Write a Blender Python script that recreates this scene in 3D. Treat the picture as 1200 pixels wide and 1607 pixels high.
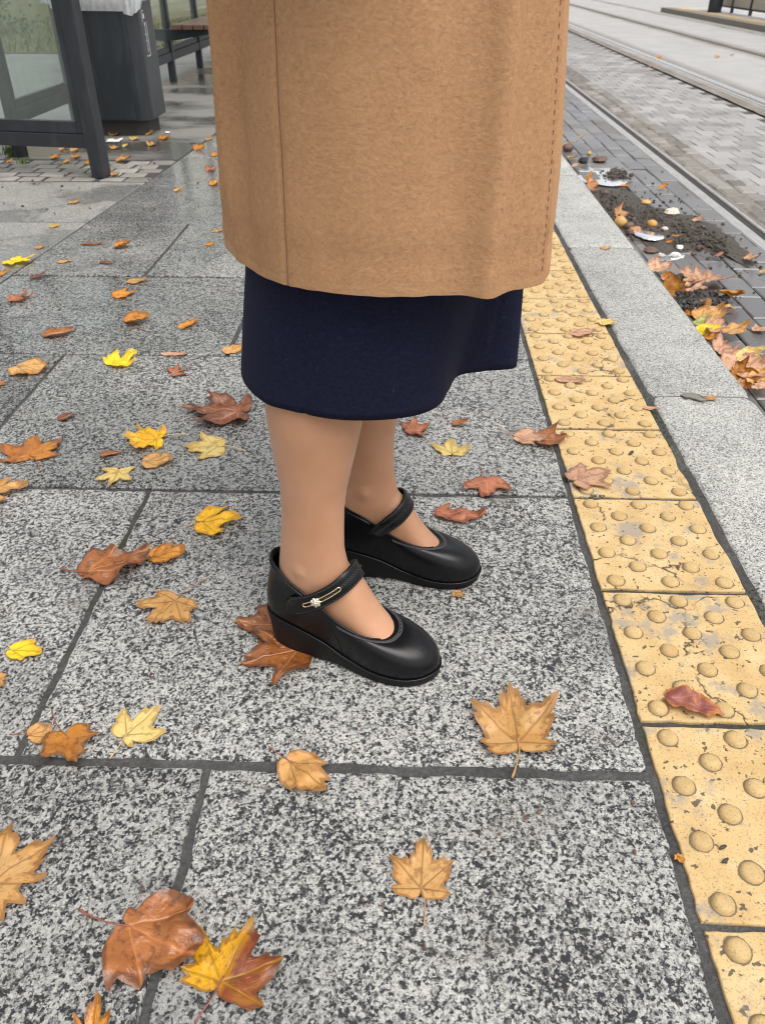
import bpy, bmesh, math, random
from mathutils import Vector, Matrix, noise as mnoise
R = math.radians
rnd = random.Random(7)
C = bpy.context.scene.collection
for o in list(bpy.data.objects):
    bpy.data.objects.remove(o)

# ------------------------------------------------------------------ camera, sky, sun, exposure
CAM_H, PITCH, YAW, FPX = 0.92, R(34.83), R(1.8), 1240.0
cam_d = bpy.data.cameras.new('camera')
cam = bpy.data.objects.new('camera', cam_d); C.objects.link(cam)
cam.location = (0, 0, CAM_H)
cam.rotation_euler = (math.pi / 2 - PITCH, 0, YAW)
cam_d.sensor_fit = 'HORIZONTAL'; cam_d.sensor_width = 36.0; cam_d.lens = 36.0 * FPX / 1200.0
cam_d.clip_start = 0.05; cam_d.clip_end = 2000
cam_d.dof.use_dof = True; cam_d.dof.focus_distance = 1.25; cam_d.dof.aperture_fstop = 13.0
sc = bpy.context.scene
sc.camera = cam

world = bpy.data.worlds.new('World'); sc.world = world; world.use_nodes = True
wn = world.node_tree.nodes; wl = world.node_tree.links; wn.clear()
SUN_EL, SUN_AZ = R(66), R(140)          # azimuth measured from +Y towards +X
sky = wn.new('ShaderNodeTexSky'); sky.sky_type = 'NISHITA'; sky.sun_disc = False
sky.sun_elevation = SUN_EL; sky.sun_rotation = SUN_AZ
sky.dust_density = 4.0; sky.air_density = 1.0; sky.ozone_density = 1.0
hs = wn.new('ShaderNodeHueSaturation'); hs.inputs['Saturation'].default_value = 0.16
bg = wn.new('ShaderNodeBackground'); bg.inputs['Strength'].default_value = 0.145
wo = wn.new('ShaderNodeOutputWorld')
wl.new(sky.outputs[0], hs.inputs['Color']); wl.new(hs.outputs[0], bg.inputs['Color']); wl.new(bg.outputs[0], wo.inputs[0])

sun_d = bpy.data.lights.new('sun', 'SUN'); sun_d.energy = 1.4; sun_d.angle = R(48); sun_d.color = (1.0, 0.955, 0.90)
sun = bpy.data.objects.new('sun', sun_d); C.objects.link(sun)
sd = Vector((math.sin(SUN_AZ) * math.cos(SUN_EL), math.cos(SUN_AZ) * math.cos(SUN_EL), math.sin(SUN_EL)))
sun.rotation_euler = sd.to_track_quat('Z', 'Y').to_euler()
sun.location = sd * 20
sc.view_settings.view_transform = 'Standard'; sc.view_settings.look = 'None'
sc.view_settings.exposure = 0.54; sc.view_settings.gamma = 1.0; sc.view_settings.use_curve_mapping = False
sc.cycles.use_denoising = True; sc.cycles.filter_width = 1.05
sc.cycles.max_bounces = 8; sc.cycles.transparent_max_bounces = 12

# ------------------------------------------------------------------ survey helpers (photo pixel -> point on a level plane)
_s, _c, _sy, _cy = math.sin(PITCH), math.cos(PITCH), math.sin(YAW), math.cos(YAW)
def W(X, Y, z=0.0):                      # camera-heading frame -> street frame
    return Vector((X * _cy - Y * _sy, X * _sy + Y * _cy, z))
def G(px, py, z=0.0):
    u = (px - 600) / FPX; v = (py - 803.5) / FPX
    t = (CAM_H - z) / (_s + v * _c)
    return W(u * t, t * (_c - v * _s), z)

ZR = -0.12                               # level of the track bed below the platform

# ------------------------------------------------------------------ mesh helpers
def new_obj(name, me, parent=None, mat=None):
    o = bpy.data.objects.new(name, me); C.objects.link(o)
    if parent is not None: o.parent = parent
    if mat is not None and me is not None and not me.materials: me.materials.append(mat)
    return o
def mesh(name, verts, faces, smooth=False):
    me = bpy.data.meshes.new(name)
    me.from_pydata([tuple(v) for v in verts], [], faces); me.update()
    if smooth:
        me.polygons.foreach_set('use_smooth', [True] * len(me.polygons))
    return me
def empty(name, loc=(0, 0, 0), rz=0.0, parent=None):
    o = bpy.data.objects.new(name, None); C.objects.link(o)
    o.location = loc; o.rotation_euler = (0, 0, rz); o.empty_display_size = 0.05
    if parent is not None: o.parent = parent
    return o
def tag(o, label=None, cat=None, group=None, kind=None):
    if label: o['label'] = label
    if cat: o['category'] = cat
    if group: o['group'] = group
    if kind: o['kind'] = kind
    return o
class MB:
    """collects shapes into one mesh"""
    def __init__(s): s.v = []; s.f = []
    def add(s, verts, faces):
        b = len(s.v); s.v += [Vector(v) for v in verts]; s.f += [tuple(i + b for i in f) for f in faces]
        return s
    def box(s, a, b, m=None):
        x0, y0, z0 = a; x1, y1, z1 = b
        v = [(x0, y0, z0), (x1, y0, z0), (x1, y1, z0), (x0, y1, z0), (x0, y0, z1), (x1, y0, z1), (x1, y1, z1), (x0, y1, z1)]
        if m is not None: v = [m @ Vector(p) for p in v]
        return s.add(v, [(0, 3, 2, 1), (4, 5, 6, 7), (0, 1, 5, 4), (1, 2, 6, 5), (2, 3, 7, 6), (3, 0, 4, 7)])
    def cbox(s, a, b, ch=0.004, m=None):
        """box with all four long-axis-z edges and the top rim chamfered"""
        x0, y0, z0 = a; x1, y1, z1 = b; c = ch
        def ring(i, z): return [(x0 + i + c, y0 + i, z), (x1 - i - c, y0 + i, z), (x1 - i, y0 + i + c, z), (x1 - i, y1 - i - c, z),
                                (x1 - i - c, y1 - i, z), (x0 + i + c, y1 - i, z), (x0 + i, y1 - i - c, z), (x0 + i, y0 + i + c, z)]
        v = ring(0, z0) + ring(0, z1 - c) + ring(c, z1)
        if m is not None: v = [m @ Vector(p) for p in v]
        f = [tuple(reversed(range(8))), tuple(range(16, 24))]
        for k in (0, 8):
            for i in range(8):
                j = (i + 1) % 8; f.append((k + i, k + j, k + 8 + j, k + 8 + i))
        return s.add(v, f)
    def loft(s, rings, close=True, cap=True):
        n = len(rings[0]); v = [p for r in rings for p in r]; f = []
        for k in range(len(rings) - 1):
            for i in range(n if close else n - 1):
                j = (i + 1) % n
                f.append((k * n + i, k * n + j, (k + 1) * n + j, (k + 1) * n + i))
        if cap:
            f.append(tuple(reversed(range(n)))); f.append(tuple(range((len(rings) - 1) * n, len(rings) * n)))
        return s.add(v, f)
    def tube(s, path, r, n=8, cap=True, closed=False):
        P = [Vector(p) for p in path]; rings = []
        rr = r if isinstance(r, (list, tuple)) else [r] * len(P)
        N = None; m = len(P)
        for i, p in enumerate(P):
            if closed: T = P[(i + 1) % m] - P[i - 1]
            else: T = P[min(i + 1, m - 1)] - P[max(i - 1, 0)]
            T.normalize()
            if N is None:
                N = T.orthogonal().normalized()
            else:
                N = (N - T * N.dot(T)).normalized()
            B = T.cross(N)
            rings.append([p + (N * math.cos(a) + B * math.sin(a)) * rr[i] for a in [2 * math.pi * k / n for k in range(n)]])
        if closed:
            rings.append(rings[0]); return s.loft(rings, True, False)
        return s.loft(rings, True, cap)
    def build(s, name, mat, parent=None, smooth=False, bevel=0):
        me = mesh(name, s.v, s.f, smooth)
        o = new_obj(name, me, parent, mat)
        if bevel:
            b = o.modifiers.new('bevel', 'BEVEL'); b.width = bevel; b.segments = 2; b.limit_method = 'ANGLE'
        return o
def catmull(pts, n, closed=False):
    """n samples of a Catmull-Rom curve through the points, evenly by segment length"""
    P = [Vector(p) for p in pts]; m = len(P)
    segs = m if closed else m - 1
    def at(i): return P[i % m] if closed else P[max(0, min(m - 1, i))]
    dense = []
    for k in range(segs):
        p0, p1, p2, p3 = at(k - 1), at(k), at(k + 1), at(k + 2)
        for j in range(24):
            t = j / 24
            dense.append(0.5 * ((2 * p1) + (-p0 + p2) * t + (2 * p0 - 5 * p1 + 4 * p2 - p3) * t * t + (-p0 + 3 * p1 - 3 * p2 + p3) * t ** 3))
    dense.append(at(segs) if closed else P[-1].copy())
    L = [0.0]
    for a, b in zip(dense, dense[1:]): L.append(L[-1] + (b - a).length)
    out = []; j = 0
    cnt = n if closed else n - 1
    for i in range(n):
        d = L[-1] * i / cnt
        while j < len(L) - 2 and L[j + 1] < d: j += 1
        f = (d - L[j]) / max(L[j + 1] - L[j], 1e-9)
        out.append(dense[j].lerp(dense[j + 1], min(max(f, 0), 1)))
    return out
def interp(tab, x):
    if x <= tab[0][0]: return tab[0][1]
    for (a, p), (b, q) in zip(tab, tab[1:]):
        if x <= b:
            t = (x - a) / (b - a)
            return p + (q - p) * t
    return tab[-1][1]
def sinterp(tab, x):                     # smooth (cosine-free hermite) table lookup
    n = len(tab)
    if x <= tab[0][0]: return tab[0][1]
    if x >= tab[-1][0]: return tab[-1][1]
    for i in range(n - 1):
        a, p = tab[i]; b, q = tab[i + 1]
        if x <= b:
            m0 = (q - tab[i - 1][1]) / (b - tab[i - 1][0]) if i > 0 else (q - p) / (b - a)
            m1 = (tab[i + 2][1] - p) / (tab[i + 2][0] - a) if i < n - 2 else (q - p) / (b - a)
            h = b - a; t = (x - a) / h
            return (2*t**3-3*t*t+1)*p + (t**3-2*t*t+t)*h*m0 + (-2*t**3+3*t*t)*q + (t**3-t*t)*h*m1

# ------------------------------------------------------------------ material helpers
class NT:
    def __init__(s, name):
        s.m = bpy.data.materials.new(name); s.m.use_nodes = True
        s.t = s.m.node_tree; s.n = s.t.nodes; s.n.clear()
        s.out = s.n.new('ShaderNodeOutputMaterial')
        s.b = s.n.new('ShaderNodeBsdfPrincipled')
        s.t.links.new(s.b.outputs[0], s.out.inputs['Surface'])
    def set(s, sock, v):
        if isinstance(v, bpy.types.NodeSocket): s.t.links.new(v, sock)
        else:
            if isinstance(v, (tuple, list)) and len(v) == 3 and sock.type == 'RGBA': v = (*v, 1)
            sock.default_value = v
    def p(s, **kw):
        names = dict(col='Base Color', rough='Roughness', metal='Metallic', normal='Normal', spec='Specular IOR Level', coat='Coat Weight',
                     coatr='Coat Roughness', sheen='Sheen Weight', sheenr='Sheen Roughness', sheent='Sheen Tint', trans='Transmission Weight', ior='IOR', alpha='Alpha', sss='Subsurface Weight', sssr='Subsurface Radius', ssss='Subsurface Scale')
        for k, v in kw.items(): s.set(s.b.inputs[names[k]], v)
    def pos(s, per_object=0.0, scale=(1, 1, 1)):
        g = s.n.new('ShaderNodeNewGeometry'); v = g.outputs['Position']
        if per_object:
            oi = s.n.new('ShaderNodeObjectInfo')
            v = s.vm('ADD', v, s.vm('SCALE', (1.0, 1.7, 0.6), sc=s.math('MULTIPLY', oi.outputs['Random'], per_object)))
        if scale != (1, 1, 1): v = s.vm('MULTIPLY', v, scale)
        return v
    def obj(s, per_object=0.0, scale=(1, 1, 1)):
        g = s.n.new('ShaderNodeTexCoord'); v = g.outputs['Object']
        if per_object:
            oi = s.n.new('ShaderNodeObjectInfo')
            v = s.vm('ADD', v, s.vm('SCALE', (1.0, 1.7, 0.6), sc=s.math('MULTIPLY', oi.outputs['Random'], per_object)))
        if scale != (1, 1, 1): v = s.vm('MULTIPLY', v, scale)
        return v
    def random(s): return s.n.new('ShaderNodeObjectInfo').outputs['Random']
    def attr(s, name):
        a = s.n.new('ShaderNodeAttribute'); a.attribute_name = name; return a.outputs['Fac']
    def vm(s, op, a, b=None, sc=None):
        n = s.n.new('ShaderNodeVectorMath'); n.operation = op; s.set(n.inputs[0], a)
        if b is not None: s.set(n.inputs[1], b)
        if sc is not None: s.set(n.inputs['Scale'], sc)
        return n.outputs[0]
    def math(s, op, a, b=0.0, c=0.0, clamp=False):
        n = s.n.new('ShaderNodeMath'); n.operation = op; n.use_clamp = clamp
        s.set(n.inputs[0], a); s.set(n.inputs[1], b); s.set(n.inputs[2], c); return n.outputs[0]
    def noise(s, vec, scale, detail=3.0, rough=0.5, dist=0.0, col=False):
        n = s.n.new('ShaderNodeTexNoise'); s.set(n.inputs['Vector'], vec)
        s.set(n.inputs['Scale'], scale); s.set(n.inputs['Detail'], detail); s.set(n.inputs['Roughness'], rough); s.set(n.inputs['Distortion'], dist)
        return n.outputs['Color' if col else 0]
    def voro(s, vec, scale, feature='F1', out='Distance', rnd_=1.0):
        n = s.n.new('ShaderNodeTexVoronoi'); n.feature = feature; s.set(n.inputs['Vector'], vec); s.set(n.inputs['Scale'], scale); s.set(n.inputs['Randomness'], rnd_)
        return n.outputs[out]
    def ramp(s, fac, stops, mode='LINEAR'):
        n = s.n.new('ShaderNodeValToRGB'); s.set(n.inputs[0], fac); cr = n.color_ramp; cr.interpolation = mode
        while len(cr.elements) < len(stops): cr.elements.new(0.5)
        for e, (p_, c_) in zip(cr.elements, stops):
            e.position = p_; e.color = (c_, c_, c_, 1) if isinstance(c_, (int, float)) else (*c_, 1)
        return n.outputs[0]
    def step(s, fac, a, b): return s.ramp(fac, [(a, 0.0), (b, 1.0)])
    def mix(s, f, a, b, mode='MIX'):
        n = s.n.new('ShaderNodeMix'); n.data_type = 'RGBA'; n.blend_type = mode; n.clamp_factor = True
        s.set(n.inputs[0], f); s.set(n.inputs[6], a); s.set(n.inputs[7], b); return n.outputs[2]
    def mul(s, a, b): return s.math('MULTIPLY', a, b)
    def bump(s, h, strength=0.5, dist=0.002, normal=None):
        n = s.n.new('ShaderNodeBump'); s.set(n.inputs['Height'], h); n.inputs['Strength'].default_value = strength; n.inputs['Distance'].default_value = dist
        if normal is not None: s.set(n.inputs['Normal'], normal)
        return n.outputs[0]
def plain(name, col, rough=0.6, metal=0.0, var=0.12, scale=40.0, bumpd=0.0, spec=0.5):
    t = NT(name); v = t.obj(5.0)
    n = t.noise(v, scale, 4.0, 0.6)
    f = t.math('MULTIPLY_ADD', n, 2 * var, 1 - var)
    c = t.mix(1.0, col, t.mix(0.0, f, f), 'MULTIPLY')
    t.p(col=c, rough=t.math('MULTIPLY_ADD', n, 0.25, rough - 0.12), metal=metal, spec=spec)
    if bumpd: t.p(normal=t.bump(n, 0.6, bumpd))
    return t.m
# ------------------------------------------------------------------ materials of the setting
def granite(name, lo=(0.030, 0.031, 0.033), mid=(0.165, 0.165, 0.160), hi=(0.41, 0.405, 0.378), scale=1.0, wet=(0.52, 0.64), thr=(0.415, 0.475, 0.53), relief=0.0016, dry_r=0.50, sp0=0.18):
    t = NT(name); v = t.pos(37.0)
    w = t.vm('ADD', v, t.vm('SCALE', t.noise(v, 150 * scale, 2, 0.5, col=True), sc=0.0075 / scale))
    n1 = t.noise(w, 95 * scale, 3.0, 0.58)
    n2 = t.noise(w, 290 * scale, 3.0, 0.6)
    big = t.noise(v, 6.0, 4.0, 0.6)
    big2 = t.noise(v, 1.7, 4.0, 0.6)
    def cells(vec, sc_):
        bw = t.n.new('ShaderNodeRGBToBW'); t.t.links.new(t.voro(vec, sc_, 'F1', 'Color'), bw.inputs[0]); return bw.outputs[0]
    c1 = cells(w, 215 * scale); c2 = cells(t.vm('ADD', w, (2.3, 0.7, 1.1)), 390 * scale)
    g = t.math('MULTIPLY_ADD', c1, 0.30, t.math('MULTIPLY_ADD', c2, 0.10, t.mul(n1, 0.60)))
    g = t.math('ADD', g, t.math('MULTIPLY_ADD', big, 0.20, -0.10))
    base = t.ramp(g, [(thr[0], lo), (thr[1] - 0.012, mid), (thr[1] + 0.012, tuple(x * 1.25 for x in mid)), (thr[2], tuple(x * 0.86 for x in hi)), (thr[2] + 0.09, tuple(x * 1.08 for x in hi))])
    base = t.mix(1.0, base, t.math('MULTIPLY_ADD', c2, 0.5, 0.75), 'MULTIPLY')
    fl = t.mul(t.step(c2, 0.70, 0.73), t.step(n1, 0.44, 0.54))
    fl2 = t.step(t.noise(t.vm('ADD', v, (3.1, 1.2, 0.4)), 170 * scale, 2.0, 0.5), 0.61, 0.635)
    base = t.mix(t.mul(t.math('MAXIMUM', t.mul(fl, 0.5), fl2), 0.9), base, (0.028, 0.03, 0.036))
    # warm stains, soot
    st = t.step(t.noise(v, 9.0, 5.0, 0.65), 0.58, 0.75)
    base = t.mix(t.mul(st, 0.5), base, (0.10, 0.088, 0.07))
    tone = t.math('MULTIPLY_ADD', t.random(), 0.30, 0.86)
    base = t.mix(1.0, base, tone, 'MULTIPLY')
    wm = t.step(t.math('ADD', t.mul(big2, 0.7), t.mul(big, 0.3)), wet[0], wet[1])
    base = t.mix(t.mul(wm, 0.55), base, t.mix(1.0, base, (0.42, 0.42, 0.43), 'MULTIPLY'))
    h = t.mul(t.math('ADD', t.mul(n1, 1.0), t.mul(n2, 0.5)), t.math('SUBTRACT', 1.0, t.mul(wm, 0.8)))
    rough = t.math('SUBTRACT', t.math('MULTIPLY_ADD', n2, 0.2, dry_r - 0.1), t.mul(wm, 0.30))
    t.p(col=base, rough=rough, normal=t.bump(h, 0.55, relief), spec=t.math('MULTIPLY_ADD', wm, 0.45, sp0))
    return t.m
M = {}
M['granite'] = granite('granite_slab_stone', scale=1.3, wet=(0.50, 0.60))
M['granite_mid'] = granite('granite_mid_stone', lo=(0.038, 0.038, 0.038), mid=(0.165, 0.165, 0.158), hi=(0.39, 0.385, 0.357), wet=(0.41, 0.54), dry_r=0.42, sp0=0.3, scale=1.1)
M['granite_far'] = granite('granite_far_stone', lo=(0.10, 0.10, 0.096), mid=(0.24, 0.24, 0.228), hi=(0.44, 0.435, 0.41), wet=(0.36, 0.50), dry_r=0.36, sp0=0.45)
M['plainslab'] = granite('smooth_slab_stone', lo=(0.17, 0.165, 0.152), mid=(0.25, 0.243, 0.225), hi=(0.33, 0.32, 0.295), wet=(0.47, 0.53), dry_r=0.5, sp0=0.3)
M['kerb'] = granite('kerb_granite', lo=(0.15, 0.15, 0.14), mid=(0.33, 0.328, 0.308), hi=(0.52, 0.515, 0.48), scale=1.5, wet=(0.58, 0.72), thr=(0.38, 0.46, 0.55), relief=0.001)

def mortar():
    t = NT('joint_mortar'); v = t.pos()
    n = t.noise(v, 160, 4, 0.65); b = t.noise(v, 9, 3, 0.6)
    c = t.ramp(t.math('MULTIPLY_ADD', b, 0.5, t.mul(n, 0.5)), [(0.3, (0.034, 0.034, 0.035)), (0.55, (0.085, 0.083, 0.082)), (0.75, (0.17, 0.163, 0.155))])
    ms = t.mul(t.step(t.noise(v, 3.0, 3, 0.6), 0.54, 0.68), 0.6)
    c = t.mix(ms, c, (0.045, 0.055, 0.016))
    t.p(col=c, rough=0.8, spec=0.15, normal=t.bump(n, 1.0, 0.006)); return t.m
M['mortar'] = mortar()

def concrete(name, c0, c1, wetcol, wet=(0.56, 0.62), sc_=1.0, per=21.0):
    t = NT(name); v = t.pos(per)
    a = t.noise(v, 3.5 * sc_, 5, 0.62); f = t.noise(v, 140, 4, 0.6); b = t.noise(t.vm('MULTIPLY', v, (1, 1.9, 1)), 1.6 * sc_, 5, 0.62)
    c = t.ramp(t.math('MULTIPLY_ADD', f, 0.45, t.mul(a, 0.55)), [(0.3, c0), (0.7, c1)])
    wm = t.step(b, wet[0], wet[1])
    c = t.mix(t.mul(wm, 0.85), c, wetcol)
    sp = t.step(t.noise(v, 45, 3, 0.6), 0.66, 0.72)
    c = t.mix(t.mul(sp, 0.6), c, (0.06, 0.05, 0.04))
    t.p(col=c, rough=t.math('SUBTRACT', 0.62, t.mul(wm, 0.44)), normal=t.bump(f, 0.35, 0.0015)); return t.m
M['concrete'] = concrete('smooth_concrete_slab', (0.21, 0.205, 0.19), (0.33, 0.32, 0.295), (0.12, 0.12, 0.115), wet=(0.49, 0.55))
M['asphalt_wet'] = concrete('shelter_floor_asphalt', (0.14, 0.132, 0.12), (0.25, 0.235, 0.215), (0.055, 0.053, 0.05), wet=(0.42, 0.54), sc_=0.6)
M['path'] = concrete('path_asphalt', (0.17, 0.165, 0.16), (0.26, 0.255, 0.25), (0.10, 0.10, 0.10), wet=(0.55, 0.7), sc_=0.4)
M['deck'] = concrete('road_concrete', (0.36, 0.355, 0.35), (0.47, 0.465, 0.46), (0.24, 0.23, 0.215), wet=(0.56, 0.75), sc_=0.35)

def road_mat():
    t = NT('track_concrete'); v = t.pos(); sx = t.n.new('ShaderNodeSeparateXYZ'); t.set(sx.inputs[0], v); X = sx.outputs[0]
    st = t.vm('MULTIPLY', v, (1, 0.22, 1))
    a = t.noise(v, 2.2, 5, 0.62); f = t.noise(v, 130, 4, 0.6); b = t.noise(st, 5.0, 5, 0.65)
    c = t.ramp(t.math('MULTIPLY_ADD', f, 0.4, t.mul(a, 0.6)), [(0.3, (0.30, 0.292, 0.28)), (0.7, (0.42, 0.412, 0.40))])
    xw = t.math('ADD', X, t.math('MULTIPLY_ADD', b, 0.24, -0.12)); m_ = None
    for x0, w in ((3.22, 0.24), (4.78, 0.26), (6.2, 0.20)):
        d = t.math('ABSOLUTE', t.math('SUBTRACT', xw, x0)); g_ = t.ramp(d, [(0.0, 1.0), (w * 0.4, 0.85), (w, 0.0)])
        m_ = g_ if m_ is None else t.math('MAXIMUM', m_, g_)
    k = t.math('MULTIPLY', m_, t.math('MULTIPLY_ADD', b, 1.5, 0.15), clamp=True)
    c = t.mix(k, c, (0.17, 0.145, 0.12))
    st2 = t.step(t.noise(t.vm('MULTIPLY', v, (1, 0.45, 1)), 3.1, 5, 0.7), 0.60, 0.72); c = t.mix(t.mul(st2, 0.35), c, (0.20, 0.19, 0.175))
    t.p(col=c, rough=0.6, normal=t.bump(f, 0.4, 0.002)); return t.m
M['road'] = road_mat()
def tactile():
    t = NT('yellow_tactile_concrete'); v = t.pos(11.0)
    f = t.noise(v, 330, 3, 0.7); a = t.noise(v, 14, 4, 0.6); b = t.noise(v, 3.2, 3, 0.6)
    c = t.ramp(a, [(0.3, (0.49, 0.325, 0.142)), (0.55, (0.565, 0.402, 0.195)), (0.75, (0.61, 0.465, 0.262))])
    pits = t.step(f, 0.56, 0.66)
    c = t.mix(t.mul(pits, 0.62), c, (0.13, 0.10, 0.065))
    specks = t.step(t.noise(t.vm('ADD', v, (5, 2, 1)), 105, 2, 0.5), 0.635, 0.67)
    c = t.mix(t.mul(specks, 0.85), c, (0.05, 0.045, 0.04))
    worn = t.step(t.math('MULTIPLY_ADD', t.noise(v, 22, 5, 0.7), 0.55, t.mul(b, 0.45)), 0.535, 0.60)
    c = t.mix(t.mul(worn, 0.75), c, (0.27, 0.25, 0.22))
    vd = t.vm('ADD', v, t.vm('SCALE', t.noise(v, 14, 4, 0.6, col=True), sc=0.10))
    crack = t.voro(vd, 4.3, 'DISTANCE_TO_EDGE')
    ck = t.mul(t.ramp(crack, [(0.0, 1.0), (0.016, 0.0)]), t.step(t.noise(v, 6.5, 2, 0.5), 0.49, 0.53))
    c = t.mix(ck, c, (0.035, 0.03, 0.027))
    h = t.math('SUBTRACT', t.math('ADD', t.mul(f, 0.5), t.mul(a, 0.3)), t.math('ADD', t.mul(ck, 1.4), t.math('ADD', t.mul(worn, 0.35), t.mul(specks, 0.4))))
    t.p(col=c, rough=0.72, spec=0.25, normal=t.bump(h, 0.6, 0.001)); return t.m
M['tactile'] = tactile()
def dome_mat():
    t = NT('yellow_tactile_dome'); v = t.pos(11.0)
    f = t.noise(v, 420, 3, 0.7); a = t.noise(v, 30, 4, 0.6)
    c = t.ramp(a, [(0.3, (0.45, 0.30, 0.123)), (0.7, (0.54, 0.385, 0.178))])
    c = t.mix(t.mul(t.step(f, 0.54, 0.66), 0.6), c, (0.18, 0.13, 0.06))
    t.p(col=c, rough=0.7, normal=t.bump(f, 0.8, 0.0012)); return t.m
M['dome'] = dome_mat()

M['grime'] = plain('dome_grime', (0.15, 0.12, 0.075), 0.8, var=0.35, scale=200)
def paver(name, c0, c1, wet=(0.6, 0.8), wetd=0.4, r0=0.62, r1=0.2, tint=0.25):
    t = NT(name); v = t.pos(9.0); w = t.pos()
    f = t.noise(v, 230, 3, 0.65); a = t.noise(w, 4.0, 4, 0.6); b = t.noise(w, 1.4, 4, 0.6)
    c = t.ramp(t.math('MULTIPLY_ADD', t.random(), 0.45, t.math('MULTIPLY_ADD', f, 0.3, t.mul(a, 0.25))), [(0.25, c0), (0.75, c1)])
    d = t.step(a, 0.48, 0.68)
    c = t.mix(t.mul(d, 0.6), c, (0.095, 0.078, 0.058))
    wm = t.step(b, wet[0], wet[1])
    c = t.mix(t.mul(wm, wetd), c, (0.06, 0.06, 0.065))
    t.p(col=c, rough=t.math('SUBTRACT', r0, t.mul(wm, r0 - r1)), normal=t.bump(f, 0.4, 0.001)); return t.m
M['paver'] = paver('pale_paver', (0.235, 0.228, 0.222), (0.36, 0.35, 0.34))
M['gutter_brick'] = paver('wet_grey_brick', (0.115, 0.110, 0.108), (0.22, 0.212, 0.208), wet=(0.36, 0.55), wetd=0.45, r0=0.5, r1=0.13)
M['sett'] = paver('old_sett', (0.13, 0.115, 0.10), (0.30, 0.28, 0.25), wet=(0.5, 0.7), wetd=0.3)
M['sett_pale'] = paver('pale_sett', (0.19, 0.175, 0.155), (0.33, 0.31, 0.28), wet=(0.62, 0.8), wetd=0.3)

def soil():
    t = NT('soil'); v = t.pos()
    n = t.noise(v, 70, 5, 0.7); b = t.noise(v, 12, 4, 0.6)
    c = t.ramp(t.math('MULTIPLY_ADD', b, 0.4, t.mul(n, 0.6)), [(0.3, (0.022, 0.017, 0.013)), (0.55, (0.065, 0.052, 0.04)), (0.75, (0.17, 0.14, 0.11))])
    t.p(col=c, rough=t.math('MULTIPLY_ADD', b, 0.5, 0.3), normal=t.bump(n, 1.0, 0.006)); return t.m
M['soil'] = soil()
def dirt_strip():
    t = NT('rail_side_dirt'); v = t.pos()
    n = t.noise(v, 55, 5, 0.7); b = t.noise(t.vm('MULTIPLY', v, (1, 0.25, 1)), 7, 4, 0.6)
    c = t.ramp(t.math('MULTIPLY_ADD', b, 0.5, t.mul(n, 0.5)), [(0.3, (0.10, 0.085, 0.07)), (0.55, (0.21, 0.185, 0.16)), (0.75, (0.36, 0.34, 0.31))])
    t.p(col=c, rough=0.75, normal=t.bump(n, 0.8, 0.004)); return t.m
M['dirt'] = dirt_strip()
def water():
    t = NT('puddle_water'); v = t.pos()
    t.p(col=(0.88, 0.9, 0.92), metal=0.7, rough=0.03, spec=0.9, ior=1.33, normal=t.bump(t.noise(v, 30, 2, 0.5), 0.05, 0.001)); return t.m  # pale metallic base stands in for a stronger sky reflection than water gives
M['water'] = water()
def steel(name, col, rough):
    t = NT(name); v = t.pos(0, (40, 1.5, 40)); n = t.noise(v, 6, 4, 0.6)
    c = t.mix(t.step(n, 0.4, 0.7), col, tuple(x * 0.62 for x in col))
    t.p(col=c, metal=0.85, rough=t.math('MULTIPLY_ADD', n, 0.25, rough)); return t.m
M['rail_head'] = steel('polished_rail_steel', (0.85, 0.85, 0.86), 0.16)
M['rail_side'] = steel('worn_rail_steel', (0.60, 0.59, 0.57), 0.45)
M['groove'] = plain('rail_groove_grime', (0.035, 0.03, 0.026), 0.7, bumpd=0.003)

# ------------------------------------------------------------------ ground, platform, road
g = MB().add([(-400, -60, -0.30), (400, -60, -0.30), (400, 500, -0.30), (-400, 500, -0.30)], [(0, 1, 2, 3)]).build('ground', M['path'])
tag(g, kind='structure')
pav = MB().box((-1.6, -2.0, -0.29), (0.885, 60, -0.0045)).build('pavement', M['mortar'])
tag(pav, kind='structure')
path = MB().box((-30, -2.0, -0.29), (-1.61, 60, -0.0125)).build('path', M['path'])
tag(path, kind='structure')

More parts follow.
